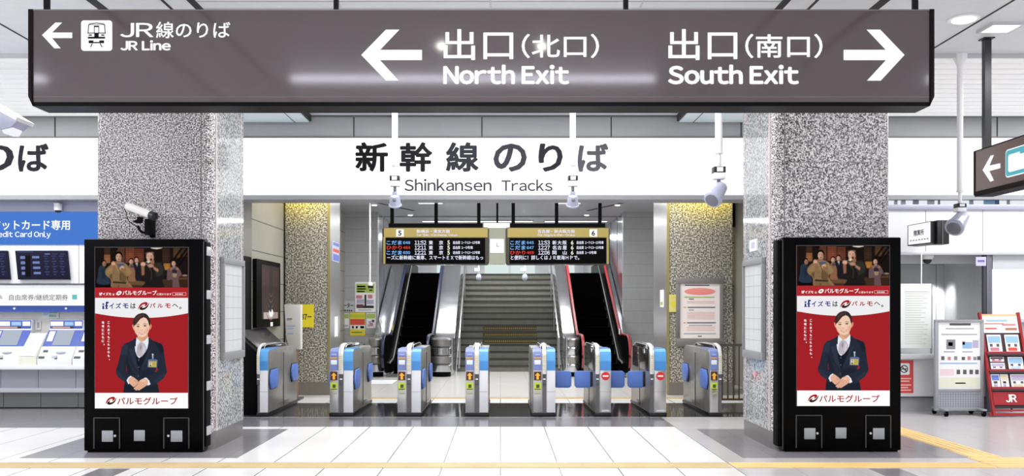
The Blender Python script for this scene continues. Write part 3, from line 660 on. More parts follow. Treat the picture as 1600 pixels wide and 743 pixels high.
W_.fill([(75, 350), (110, 460), (205, 530), (240, 500), (150, 400)], N3, .45, 1); W_.fill([(860, 380), (800, 480), (710, 550), (640, 520), (760, 430)], N3, .4, 1)
W_.fill([(200, 560), (190, 690), (420, 695), (410, 640), (330, 600), (260, 555)], N2, .8, .5); W_.fill([(600, 590), (720, 560), (735, 690), (430, 695), (440, 655)], N2, .7, .5)
W_.fn = A_
W_.fill([(385, 400), (378, 470), (395, 510), (440, 548), (500, 520), (552, 470), (545, 400)], (222, 172, 138)); W_.fill([(395, 440), (460, 475), (545, 420), (545, 470), (500, 520), (440, 500)], (196, 140, 108), .5, .5)
W_.fill([(364, 462), (352, 560), (350, 760), (520, 760), (560, 560), (560, 455), (500, 520), (440, 548), (390, 500)], (232, 236, 246))
W_.fn = B_
W_.fill([(362, -20), (372, 70), (400, 130), (430, 160), (470, 130), (525, 70), (560, -20)], (228, 232, 244))
W_.fn = A_
W_.fill([(430, 545), (385, 585), (368, 650), (362, 720), (380, 770), (470, 790), (520, 720), (525, 640), (490, 565)], (190, 182, 190), 1, .3, 4)
W_.fill([(430, 560), (415, 640), (430, 690), (450, 620)], (120, 104, 112), .7, .6); W_.fill([(480, 590), (505, 650), (490, 720), (460, 760), (470, 660)], (222, 218, 226), .7, .6); W_.line([(395, 600), (385, 720)], 12, (160, 150, 160), .6, .5)
W_.fn = B_
W_.fill([(345, -20), (372, 60), (395, 125), (430, 160), (478, 130), (528, 66), (560, 0), (545, 130), (500, 250), (440, 385), (405, 290), (375, 160)], (26, 30, 42))
for y in (190, 300): W_.ell(425, y, 10, 9, (92, 96, 108), 1, .3)
W_.ell(417, 437, 12, 14, (86, 78, 74), 1, .3)
W_.fill([(270, 20), (340, 240), (425, 390), (378, 170), (355, 0)], N3, .55, .4); W_.fill([(640, 0), (560, 220), (440, 385), (470, 270), (560, 60)], N3, .35, .5); W_.line([(640, 0), (570, 200), (440, 385)], 7, N2, .9, .3); W_.line([(250, 130), (320, 260), (425, 390)], 6, N2, .8, .3); W_.line([(425, 390), (440, 450), (470, 500)], 8, N2, .9, .3)
W_.fn = A_
# hair, ears, face
W_.fill([(298, 255), (296, 290), (312, 335), (335, 345), (338, 260)], (228, 158, 128), 1, .2, 3); W_.fill([(572, 262), (596, 245), (614, 270), (606, 310), (585, 335), (566, 340)], (228, 138, 110), 1, .2, 3)
W_.fill([(312, 270), (305, 210), (325, 145), (375, 90), (440, 66), (500, 68), (545, 98), (580, 160), (590, 262), (560, 290), (340, 300)], (44, 34, 38), 1, .1, 4)
W_.fill([(329, 265), (328, 330), (345, 390), (385, 438), (440, 460), (480, 458), (525, 432), (556, 385), (575, 320), (578, 250), (555, 180), (525, 145), (480, 132), (430, 155), (380, 215)], (240, 204, 178), 1, .25, 4)
W_.fill([(440, 70), (490, 68), (545, 98), (583, 165), (588, 260), (570, 262), (552, 195), (520, 150), (480, 132)], (48, 38, 44), 1, .2, 3)
W_.fill([(312, 262), (308, 200), (340, 130), (400, 82), (470, 72), (478, 134), (430, 158), (390, 205), (355, 250), (326, 275)], (58, 42, 42), 1, .25, 3)
W_.fill([(350, 150), (420, 95), (470, 90), (450, 110), (390, 150), (345, 220)], (98, 74, 68), .5, .5); W_.line([(478, 74), (484, 125)], 7, (120, 110, 118), .6, .4)
W_.fill([(540, 300), (575, 280), (560, 380), (520, 430), (525, 370)], (214, 160, 132), .6, .8); W_.fill([(330, 300), (345, 390), (385, 435), (375, 380)], (226, 176, 146), .5, .8)
W_.ell(385, 345, 32, 26, (238, 160, 140), .45, 1.2); W_.ell(530, 338, 28, 26, (236, 150, 132), .45, 1.2)
W_.ell(386, 288, 28, 15, (176, 128, 108), .5, .5); W_.ell(504, 276, 28, 15, (176, 128, 108), .5, .5)
W_.ell(388, 285, 25, 8, (62, 44, 42), .95, .25); W_.ell(504, 273, 26, 9, (62, 44, 42), .95, .25); W_.ell(392, 288, 9, 9, (30, 22, 24), 1, .2); W_.ell(506, 276, 9, 9, (30, 22, 24), 1, .2)
W_.line([(358, 258), (385, 250), (414, 256)], 11, (112, 82, 70), .9, .3); W_.line([(475, 246), (505, 238), (540, 250)], 11, (104, 76, 64), .9, .3)
W_.ell(446, 346, 22, 8, (206, 144, 118), .7, .5); W_.fill([(438, 280), (452, 280), (462, 335), (440, 338)], (250, 222, 198), .6, .6)
W_.fill([(402, 384), (440, 386), (480, 380), (506, 374), (492, 402), (455, 416), (420, 408)], (214, 96, 84), 1, .25, 3); W_.fill([(416, 390), (455, 392), (494, 382), (484, 398), (452, 403), (424, 400)], (248, 240, 236), 1, .2, 3); W_.ell(400, 384, 8, 6, (196, 120, 96), .7, .4); W_.ell(508, 374, 8, 6, (196, 110, 90), .7, .4)
# hands and cuffs
W_.fn = B_; SK, SKD = (228, 176, 148), (188, 124, 98)
W_.fill([(236, 505), (262, 460), (298, 434), (320, 446), (285, 475), (268, 515), (282, 552), (262, 562)], (236, 240, 248), 1, .15); W_.fill([(498, 470), (540, 462), (585, 510), (604, 566), (556, 586), (562, 545), (540, 505)], (236, 240, 248), 1, .15)
W_.fill([(262, 500), (285, 465), (325, 448), (370, 478), (418, 522), (405, 560), (352, 606), (318, 586), (280, 548)], SK, 1, .2, 3)
W_.line([(350, 500), (390, 545)], 8, SKD, .7, .4); W_.line([(330, 540), (360, 575)], 8, SKD, .6, .4); W_.line([(385, 505), (410, 530)], 10, (150, 90, 70), .6, .4)
W_.fill([(550, 492), (567, 540), (545, 580), (470, 632), (425, 658), (405, 650), (378, 662), (370, 645), (350, 640), (352, 620), (400, 570), (432, 512), (500, 476)], SK, 1, .2, 3)
for a in ([(500, 540), (440, 590), (372, 640)], [(520, 565), (450, 612), (395, 655)], [(480, 520), (420, 570), (360, 622)]): W_.line(a, 7, SKD, .65, .35)
W_.line([(432, 512), (405, 560), (352, 610)], 9, (150, 92, 72), .55, .4); W_.fill([(440, 520), (500, 485), (545, 510), (500, 530)], (242, 204, 180), .6, .8)
# badge
W_.fill([(568, 188), (590, 176), (690, 180), (714, 190), (704, 310), (560, 300)], (96, 112, 150), 1, .1); W_.fill([(582, 206), (698, 212), (694, 300), (576, 296)], (196, 178, 84), 1, .1)
W_.fill([(586, 222), (624, 222), (622, 284), (584, 282)], (230, 228, 224)); W_.ell(603, 244, 11, 14, (200, 160, 140)); W_.fill([(592, 232), (600, 224), (612, 226), (616, 240), (604, 234)], (40, 36, 40)); W_.fill([(588, 284), (594, 262), (614, 262), (620, 284)], (60, 60, 74))
for y in (232, 250, 268): W_.line([(636, y), (686, y+2)], 6, (140, 124, 60), .7)
W_.fill([(626, 95), (652, 95), (648, 175), (634, 175)], (170, 186, 200), 1, .2); W_.line([(628, 98), (650, 104)], 10, (225, 232, 236))
# -- film still: a meal in an old dining hall
F_ = Canvas(SU0, SU1, SV0, 446.6, 2.6); F_.a[:] = np.array(lin((30, 23, 22))[:3]); F_.fn = lambda x, y: (1240+x/10.32, 380+y/10.32)
def shoji(x0, x1, y0, y1, c, nx, ny, dark=(44, 28, 24)):
    F_.fill([(x0, y0), (x1, y0), (x1, y1), (x0, y1)], c, 1, .4)
    F_.ell((x0+x1)/2, y0+(y1-y0)*.6, (x1-x0)*.4, (y1-y0)*.3, [min(255, v*1.35) for v in c], .5, 2)
    for i in range(1, nx): F_.line([(x0+(x1-x0)*i/nx, y0), (x0+(x1-x0)*i/nx, y1)], 5, dark, .65)
    for j in range(1, ny): F_.line([(x0, y0+(y1-y0)*j/ny), (x1, y0+(y1-y0)*j/ny)], 5, dark, .6)
shoji(195, 290, 40, 150, (62, 44, 34), 4, 3); shoji(195, 290, 155, 290, (150, 98, 66), 4, 3); shoji(395, 520, 45, 290, (100, 62, 48), 6, 7); shoji(538, 680, 50, 285, (126, 70, 50), 6, 7); shoji(690, 830, 60, 285, (106, 58, 44), 6, 7)
shoji(1130, 1250, 60, 280, (56, 42, 32), 4, 6); shoji(1150, 1255, 295, 400, (176, 118, 56), 5, 2); shoji(1308, 1420, 50, 210, (84, 60, 40), 4, 5); shoji(1430, 1540, 60, 190, (66, 48, 34), 3, 4)
for p in ([(1540, 40), (1330, 330)], [(1540, 130), (1400, 330)], [(1450, 40), (1310, 240)]): F_.line(p, 34, (20, 16, 16), .95, .3)
F_.fill([(330, 30), (420, 30), (410, 90), (350, 95)], (24, 18, 18), 1, .5); F_.fill([(918, 28), (1135, 28), (1120, 52), (1040, 68), (960, 56)], (235, 226, 206), 1, .4); F_.fill([(1140, 28), (1235, 28), (1225, 42), (1150, 44)], (150, 52, 30), 1, .4)
F_.fill([(560, 610), (700, 570), (850, 590), (850, 690), (560, 690)], (112, 84, 58), 1, .5); F_.fill([(570, 640), (850, 650), (850, 690), (600, 690)], (60, 44, 34), .9, .5); F_.fill([(1130, 550), (1300, 545), (1300, 690), (1130, 690)], (70, 52, 38), 1, .5); F_.fill([(1390, 525), (1540, 515), (1540, 700), (1400, 700)], (92, 64, 44), 1, .4); F_.fill([(1400, 560), (1540, 555), (1540, 700), (1410, 700)], (54, 38, 30), .9, .4)
F_.fill([(50, 620), (300, 630), (330, 700), (50, 700)], (20, 17, 18), 1, .5); F_.ell(1490, 490, 45, 14, (150, 140, 130), .9, .3); F_.ell(1445, 495, 20, 14, (110, 62, 36), .9, .3)
SKF, SKS = (226, 176, 148), (160, 110, 86)
def head(cx, cy, rx, ry, hair=(22, 16, 16), skin=SKF, turn=0, mouth=1):
    F_.ell(cx, cy-ry*.28, rx*1.16, ry*1.0, hair, 1, .2); F_.ell(cx+turn, cy+ry*.05, rx*.84, ry*.84, [v*.82 for v in skin], 1, .3); F_.ell(cx+turn-rx*.15, cy, rx*.62, ry*.72, skin, 1, .6); F_.line([(cx+turn, cy-ry*.1), (cx+turn-rx*.06, cy+ry*.25)], rx*.14, [v*.7 for v in skin], .7, .3); F_.line([(cx+turn-rx*.55, cy-ry*.3), (cx+turn+rx*.55, cy-ry*.3)], ry*.07, (40, 26, 24), .55, .3); F_.ell(cx+turn+rx*.35, cy+ry*.2, rx*.4, ry*.6, [v*.78 for v in skin], .5, .8)
    for s in (-1, 1): F_.ell(cx+turn+s*rx*.36, cy-ry*.12, rx*.2, ry*.08, (60, 40, 36), .85, .3)
    if mouth: F_.ell(cx+turn, cy+ry*.48, rx*.22, ry*.13*mouth, (110, 46, 40), .9, .3)
# person in blue at the side
F_.fill([(110, 360), (170, 330), (215, 380), (235, 470), (290, 610), (200, 640), (80, 610), (95, 480)], (46, 58, 76), 1, .4, 4); F_.fill([(150, 380), (215, 400), (235, 500), (160, 560)], (34, 42, 56), .7, 1); head(188, 300, 36, 50, skin=(176, 128, 106), turn=8)
# back row
head(628, 268, 36, 46); F_.fill([(590, 330), (640, 310), (690, 345), (720, 470), (700, 580), (580, 580), (590, 460)], (150, 106, 80), 1, .4, 3); F_.fill([(600, 345), (640, 320), (680, 350), (640, 372)], (52, 62, 90), .9, .4)
head(716, 245, 33, 46); F_.fill([(660, 310), (720, 285), (780, 310), (800, 440), (790, 560), (700, 560), (690, 420)], (36, 34, 40), 1, .4, 3); F_.fill([(700, 292), (735, 292), (722, 350)], (228, 224, 222), 1, .2); F_.line([(717, 300), (717, 350)], 7, (40, 38, 44))
# person with a bowl in a straw coloured kimono
F_.fill([(330, 300), (410, 270), (540, 300), (600, 380), (640, 450), (560, 520), (590, 600), (640, 700), (330, 700), (300, 560), (215, 470), (230, 380)], (148, 118, 82), 1, .4, 4)
F_.fill([(470, 420), (560, 510), (540, 610), (470, 600), (440, 500)], (104, 80, 56), .8, 1); F_.fill([(340, 580), (560, 600), (540, 625), (330, 615)], (40, 34, 34), .9, .4); F_.fill([(215, 440), (330, 470), (320, 570), (280, 520)], (96, 74, 52), .8, .8); F_.fill([(350, 300), (440, 470), (470, 420), (440, 300)], (178, 146, 104), .6, .8)
for k in range(26): F_.ell(340+random.random()*230, 340+random.random()*240, 7, 6, (92, 72, 54), .6, .3)
F_.line([(400, 290), (450, 420), (455, 580)], 16, (92, 70, 50), .9, .4); F_.line([(470, 290), (450, 400)], 14, (214, 196, 160), .8, .3); F_.fill([(215, 440), (300, 350), (360, 330), (330, 420), (260, 520)], (176, 142, 98), .55, .8); F_.fill([(540, 310), (600, 380), (640, 450), (575, 500), (545, 420)], (170, 138, 96), .6, .8); F_.fill([(330, 625), (560, 632), (640, 700), (330, 700)], (132, 104, 70), .9, .5); F_.line([(430, 640), (420, 700)], 14, (74, 56, 40), .8, .6)
F_.fill([(390, 230), (470, 240), (460, 300), (400, 300)], SKS, 1, .3); head(428, 195, 54, 72, mouth=1.4)
F_.fill([(415, 290), (515, 290), (500, 340), (470, 355), (435, 345)], (86, 92, 118), 1, .2, 2); F_.line([(410, 295), (515, 293)], 8, (150, 152, 170)); F_.ell(485, 365, 32, 30, SKF, 1, .3); F_.fill([(455, 370), (505, 370), (520, 430), (490, 450)], SKS, 1, .4); F_.ell(340, 300, 30, 38, SKF, 1, .3); F_.fill([(325, 320), (360, 325), (370, 420), (335, 400)], SKS, 1, .4); F_.line([(330, 275), (430, 258)], 8, (176, 110, 70))
# person in the dark robe
F_.fill([(870, 340), (960, 280), (1090, 270), (1150, 330), (1180, 470), (1130, 560), (1140, 700), (800, 700), (860, 600), (800, 560), (790, 480), (850, 420)], (36, 32, 31), 1, .4, 4); F_.line([(900, 330), (960, 440), (950, 560)], 12, (84, 76, 68), .6, .4); F_.fill([(1010, 290), (1100, 290), (1150, 370), (1140, 470), (1040, 520), (1000, 400)], (58, 53, 48), .8, 1); F_.line([(960, 330), (1000, 560)], 14, (28, 25, 25), .8, .5); F_.fill([(930, 230), (1000, 250), (1000, 310), (940, 300)], SKS, 1, .3)
F_.ell(940, 185, 66, 80, (60, 44, 38), 1, .3); F_.ell(930, 195, 58, 74, SKF, 1, .4, -.2); F_.ell(960, 215, 30, 50, (164, 116, 92), .6, .9)
for p in ((900, 175), (950, 170)): F_.ell(*p, 14, 5, (80, 52, 44), .9, .3)
F_.ell(948, 236, 20, 22, (96, 36, 34), 1, .3); F_.line([(870, 140), (985, 130)], 24, (222, 176, 150), .5, 1)
F_.ell(905, 268, 26, 20, (236, 226, 210), 1, .3); F_.line([(780, 300), (900, 270)], 9, (150, 120, 80)); F_.ell(820, 310, 40, 34, SKF, 1, .4); F_.fill([(790, 330), (840, 340), (840, 480), (800, 490)], SKS, 1, .5); F_.fill([(860, 300), (985, 298), (960, 335), (890, 338)], (120, 104, 92), 1, .3); F_.ell(945, 335, 48, 26, (196, 146, 118), 1, .5); F_.fill([(980, 340), (1070, 390), (1060, 440), (990, 390)], (176, 126, 100), 1, .4)
# person in mauve at the far side
F_.fill([(1250, 370), (1310, 345), (1380, 360), (1440, 470), (1390, 540), (1400, 690), (1300, 690), (1290, 560), (1210, 560), (1210, 420)], (112, 86, 88), 1, .4, 4); F_.fill([(1290, 450), (1370, 460), (1350, 520), (1300, 515)], (170, 146, 110), .9, .4); F_.fill([(1285, 390), (1370, 390), (1365, 455), (1290, 455)], (34, 36, 48), .9, .4); head(1312, 298, 38, 48); F_.ell(1275, 385, 22, 22, SKS, 1, .3); F_.ell(1370, 385, 24, 22, SKS, 1, .3); F_.line([(1295, 360), (1335, 345)], 12, (180, 184, 200), .7, .3)
FILM_M = picture_mat('film_picture', .8); PORT_M = picture_mat('portrait_picture', 1.0)
KS = 9.93/FPX
FILM_ME = F_.mesh('film_still', lambda u: (u-SU0)*KS, lambda v: -(v-SV0)*KS, FILM_M)
PORT_ME = W_.mesh('portrait', lambda u: (u-SU0)*KS, lambda v: -(v-SV0)*KS, PORT_M)
S_RED = emis('screen_red', REDC, 1.0); S_RED2 = emis('screen_red_band', (176, 40, 46), 1.0); S_GREY = emis('screen_pale', (238, 238, 240), 1.0); S_W = emis('screen_white', (255, 255, 255), 1.02); S_NAVY = emis('screen_navy', (28, 44, 128), 1.0); S_INK = emis('screen_ink', (30, 26, 26), 1.0); S_LOGR = emis('screen_logo_red', (172, 32, 38), 1.0); S_LOGB = emis('screen_logo_brown', (58, 36, 20), 1.0)
LOGO_R = cr([(722, 432, 0), (735, 385, 0), (765, 340, 0), (810, 315, 0), (860, 308, 0), (884, 330, 0), (870, 362, 0), (835, 378, 0), (826, 374, 0), (842, 352, 0), (828, 344, 0), (800, 352, 0), (765, 382, 0), (738, 414, 0)], 4)
LOGO_B = cr([(906, 318, 0), (898, 360, 0), (872, 402, 0), (830, 432, 0), (785, 442, 0), (750, 428, 0), (752, 402, 0), (785, 378, 0), (808, 372, 0), (790, 396, 0), (806, 404, 0), (840, 394, 0), (880, 358, 0)], 4)
KGRAY = mat('lock_plate_grey', (168, 172, 178), .35, metal=.3); KLINE = mat('door_edge', (66, 66, 66), .4); KBR = mat('kiosk_bracket', (206, 206, 212), .3, metal=.3)
def kiosk(x0, x1, y0, z1, soff, side, label, depth):
    """free standing advertising display; soff: screen offset from its left edge, side: which flank shows the brackets"""
    o = thing('advertising_kiosk', label, 'advertising display', ((x0+x1)/2, y0+depth/2, 0))
    b = MB(); b.box(x0, x1, y0, y0+depth-.03, .02, z1, BLACK, .012); b.box(x0+.03, x1-.03, y0+.02, y0+depth-.04, 0, .03, BLACKM); b.build('cabinet', o)
    xs = x1 if side > 0 else x0
    b = MB(); b.box(min(xs, xs+side*.02)-.03, max(xs, xs+side*.02)+.0, y0+.03, y0+depth, .06, z1-.03, BLACKM, .004); b.box(xs-.004, xs+.004, y0-.004, y0+.006, .03, z1-.03, KLINE); sp_ = b.build('side_panel', o)
    for zc in (2.235, 1.75, 1.25, .735, .235):
        b = MB(); b.box(min(xs-side*.01, xs+side*.032), max(xs-side*.01, xs+side*.032), y0+.04, y0+depth-.005, zc-.05, zc+.05, KBR, .005); b.build('side_bracket', sp_)
    ox, oz = x0+soff, z1-(384-370.5)*KS
    U = lambda u: ox+(u-SU0)*KS
    V = lambda v: oz-(v-SV0)*KS
    b = MB(); b.box(U(SU0-1), U(SU1+1), y0-.004, y0+.01, V(SV1+.6), V(SV0-1), mat('screen_bezel', (70, 72, 78), .3)); b.box(U(SU0), U(SU1), y0-.006, y0, V(SV1), V(SV0), S_RED)
    d = b.build('display', o); k = 150/1600
    for me, nm, off in ((FILM_ME, 'film_still', .0085), (PORT_ME, 'portrait', .0085)):
        q = bpy.data.objects.new(nm, me); COL.objects.link(q); q.parent = d; ORG[q.name] = ORG[d.name]; q.location = Vector((ox, y0-off, oz))-ORG[d.name]
    F = front(y0-.0075)
    b = MB(); b.rect(U(SU0), U(SU1), V(462.4), V(446.6), F, S_RED2); b.build('red_band', d)
    b = MB(); arcp = [(U(SU0), V(462.4)), (U(SU1), V(462.4)), (U(SU1), V(486.2))]+[(U(SU1-145*t), V(486.2+7.4*(1-(2*t-1)**2))) for t in [i/24 for i in range(1, 24)]]+[(U(SU0), V(486.5))]
    b.poly(arcp, front(y0-.0072), S_GREY); b.build('pale_band', d)
    b = MB(); b.rect(U(SU0), U(SU1), V(634.5), V(610.4), front(y0-.0105), S_W); b.build('white_band', d)
    G = front(y0-.0115)
    def tx(body, a, bb, c, e, m, bold=.02, nm='lettering', shear=0):
        q = MB(); q.text(body, U(a), U(bb), V(e), V(c), G, m, bold, 1, shear=shear); return q.build(nm, d)
    def c4(x, y): return (1244+x*k, 440+y*k)
    def t4(body, a, bb, c, e, m, bold=.02): p, q_ = c4(a, c), c4(bb, e); return tx(body, p[0], q_[0], p[1], q_[1], m, bold)
    def logo(cx, cy, w, m1, m2):
        q = MB(); sc = w/184
        q.poly([(U(cx+(p.x-814)*sc), V(cy+(p.y-375)*sc)) for p in LOGO_R], G, m1); q.poly([(U(cx+(p.x-814)*sc), V(cy+(p.y-375)*sc)) for p in LOGO_B], G, m2); q.build('swirl_logo', d)
    t4('if', 80, 130, 150, 200, S_W, .05); t4('イズモ', 134, 276, 150, 198, S_W, .02); t4('は', 300, 332, 165, 198, S_W, .02); logo(*c4(404, 160), 98*k, S_W, S_W)
    t4('パルモグループ', 465, 1034, 115, 195, S_W, .015); t4('に変わります', 1036, 1278, 160, 196, S_W, .01)
    q = MB()
    for a, bb, c, e in ((1294, 1522, 150, 153), (1294, 1522, 197, 200), (1294, 1297, 150, 200), (1519, 1522, 150, 200)): p, r_ = c4(a, c), c4(bb, e); q.rect(U(p[0]), U(r_[0]), V(r_[1]), V(p[1]), G, S_W)
    for a in (1345, 1372, 1400, 1425, 1450): p, r_ = c4(a, 166), c4(a+13, 188); q.rect(U(p[0]), U(r_[0]), V(r_[1]), V(p[1]), G, S_W)
    q.build('date_box', d)
    q = MB()
    def blk(a, bb, c, e): p, r_ = c4(a, c), c4(bb, e); q.rect(U(p[0]), U(r_[0]), V(r_[1]), V(p[1]), G, S_NAVY)
    blk(130, 160, 330, 356); blk(130, 158, 366, 424); blk(126, 168, 412, 424); blk(186, 212, 320, 424); blk(178, 222, 412, 424); blk(172, 226, 364, 378); blk(188, 224, 302, 324); blk(212, 234, 306, 330); q.build('lettering', d)
    t4('イ', 248, 322, 326, 420, S_NAVY, .03); t4('ズ', 350, 440, 326, 416, S_NAVY, .03); t4('モ', 470, 566, 332, 412, S_NAVY, .03); t4('は', 598, 684, 326, 418, S_INK, .02); logo(*c4(814, 375), 184*k, S_LOGR, S_LOGB)
    t4('パ', 918, 1012, 326, 404, S_LOGR, .03); t4('ル', 1044, 1142, 336, 404, S_LOGR, .03); t4('モ', 1170, 1268, 332, 408, S_LOGR, .03); t4('へ', 1290, 1392, 338, 394, S_INK, .02); t4('。', 1408, 1446, 388, 424, S_INK, .02)
    for i, ch in enumerate('これまでもこれからも'): tx(ch, 1264.2, 1267.6, 498.8+i*5.75, 502.6+i*5.75, S_W, .02, 'lettering')
    tx('、', 1266.5, 1268, 557.5, 559.5, S_W, .02)
    for i, ch in enumerate('地域とともに'): tx(ch, 1255.2, 1259, 498.8+i*5.75, 502.8+i*5.75, S_W, .02)
    tx('。', 1258, 1259.6, 534, 536, S_W, .02)
    q2 = lambda x, y: (1240+x*160/1081, 600+y*160/1081)
    p = q2(200, 153); logo(p[0], p[1], 116*160/1081, S_LOGR, S_LOGB); a, e = q2(264, 116), q2(902, 195); tx('パルモグループ', a[0], e[0], a[1], e[1], S_LOGR, .018)
    # doors, lock plates
    for (da, db, pa, dot) in ((1243, 1283, (1255.5, 1273), 1276), (1352, 1391, (1363, 1381), 1359.3)):
        b = MB(); b.box(U(da), U(db), y0-.012, y0+.002, .035, V(648.5), BLACK, .003)
        for e in (da, db): b.box(U(e)-.006, U(e)+.006, y0-.0135, y0-.011, .05, V(649), KLINE)
        b.box(U(da), U(db), y0-.0135, y0-.011, V(650), V(648.6), KLINE); dr = b.build('door', o)
        b = MB(); b.box(U(pa[0]), U(pa[1]), y0-.018, y0-.011, V(686.5), V(669), KGRAY, .003); b.build('lock_plate', dr)
        b = MB(); b.cyl((U(dot), y0-.011, V(677.2)), (U(dot), y0-.02, V(677.2)), .013, KBR); b.build('keyhole', dr)
    b = MB(); b.box(U(1305), U(1322), y0-.008, y0+.002, V(685.5), V(668.5), KGRAY, .003); b.build('vent_plate', o)
kiosk(WX(131, 9.92), WX(318, 9.92), 9.92, WZ(373, 9.92), WX(149, 9.92)-WX(131, 9.92), 1, 'black advertising kiosk on the granite pillar with the security camera above', .19)
kiosk(WX(1223, 9.96), WX(1408, 9.96), 9.96, WZ(370.3, 9.96), WX(1245, 9.96)-WX(1223, 9.96), -1, 'black advertising kiosk on the granite pillar beside the station office', .19)

# security camera on the pillar
CY = 9.98
def cp(x, y, Y=CY): return WP(180+x*80/901, 310+y*80/901, Y)
o = thing('security_camera', 'white tube security camera on black bracket above the black kiosk', 'security camera', cp(600, 660, 10.08))
b = MB(); d = cp(655, 300, 9.86)-cp(210, 130, 10.02); b.lathe(cp(210, 130, 10.02), d, [(.028, 0), (.043, .02), (.043, .94), (.04, 1)], mat('camera_white', (232, 230, 226), .4), 24); b.build('housing', o)
b = MB(); e0 = cp(655, 300, 9.86); b.lathe(e0-d*.06, d*.16, [(.047, 0), (.047, 1), (.04, 1), (.03, .7)], BOXB, 24); b.build('lens_hood', o)
b = MB(); b.box(cp(530, 0).x, cp(630, 0).x, 9.95, 10.12, cp(0, 640).z, cp(0, 360).z, BLACKM, .006); b.box(cp(540, 0).x, cp(625, 0).x, 10.08, 10.125, cp(0, 670).z, cp(0, 520).z, BLACKM, .004); b.build('bracket', o)
b = MB(); b.prism([(v.x, v.z) for v in (cp(320, 390), cp(400, 375), cp(395, 320), (cp(490, 330)), cp(480, 430), cp(380, 440))], 'y', 9.95, 9.99, BLACKM, .004); b.build('clamp', o)
b = MB(); b.tube([cp(400, 480), cp(420, 540), cp(470, 590), cp(545, 600)], .014, BLACKM); b.build('arm', o)
b = MB(); b.tube(cr([cp(200, 110, 10.03), cp(165, 160, 10.06), cp(195, 270, 10.08), cp(225, 380, 10.09), cp(280, 430, 10.1), cp(390, 490, 10.06)], 6, False), .004, BLACKM); b.build('cable', o)
# framed notices on the pillar flanks
def side_case(xs, s, ya_, yb_, z0, z1, label):
    o = thing('notice_case', label, 'notice case', (xs, (ya_+yb_)/2, z0), None)
    b = MB(); t_ = .07
    for a, bb, c, e in ((ya_, yb_, z1-t_, z1), (ya_, yb_, z0, z0+t_*1.3), (ya_, ya_+t_*.5, z0+t_*1.3, z1-t_), (yb_-t_*.5, yb_, z0+t_*1.3, z1-t_)): b.box(min(xs, xs+s*.05), max(xs, xs+s*.05), a, bb, c, e, mat('case_frame', (140, 140, 142), .45), .004)
    b.build('frame', o)
    b = MB(); b.box(min(xs+s*.008, xs+s*.02), max(xs+s*.008, xs+s*.02), ya_+.02, yb_-.02, z0+.05, z1-.05, mat('case_paper', (206, 208, 210), .4))
    f_ = sidef(xs+s*.0215); n_ = 8
    for k in range(1, n_): zz = z0+.09+(z1-z0-.16)*k/n_; b.rect(ya_+.06, yb_-.06, zz, zz+.006, f_, mat('faint_line', (168, 170, 174), .6))
    for k in range(1, 4): yy = ya_+(yb_-ya_)*k/4; b.rect(yy, yy+.005, z0+.12, z1-.1, f_, mat('faint_line', (168, 170, 174), .6))
    b.build('notice_sheet', o)
side_case(-3.241, 1, 10.36, 11.2, WZ(560, 10.75), WZ(404, 10.75), 'grey framed timetable case on the pillar flank facing the gates by the camera kiosk')
side_case(3.081, -1, 10.4, 11.25, WZ(560, 10.75), WZ(404, 10.75), 'grey framed timetable case on the pillar flank facing the gates by the office kiosk')
o = MB(); o.box(3.07, 3.085, 10.75, 11.05, WZ(392, 10.9), WZ(374, 10.9), PAPER); o.rect(10.82, 10.98, WZ(388, 10.9), WZ(378, 10.9), sidef(3.0695), mat('lilac_print', (196, 188, 214), .6)); tag(o.build('paper_notice'), 'small pale paper notice above the timetable case by the office kiosk', 'notice')
o = MB(); zz = WZ(584, 10.9)
o.cyl((3.084, 10.86, zz), (3.078, 10.86, zz), .045, mat('faded_red', (214, 150, 156), .6)); tag(o.build('round_sticker'), 'faded round pink sticker low on the pillar flank', 'sticker')
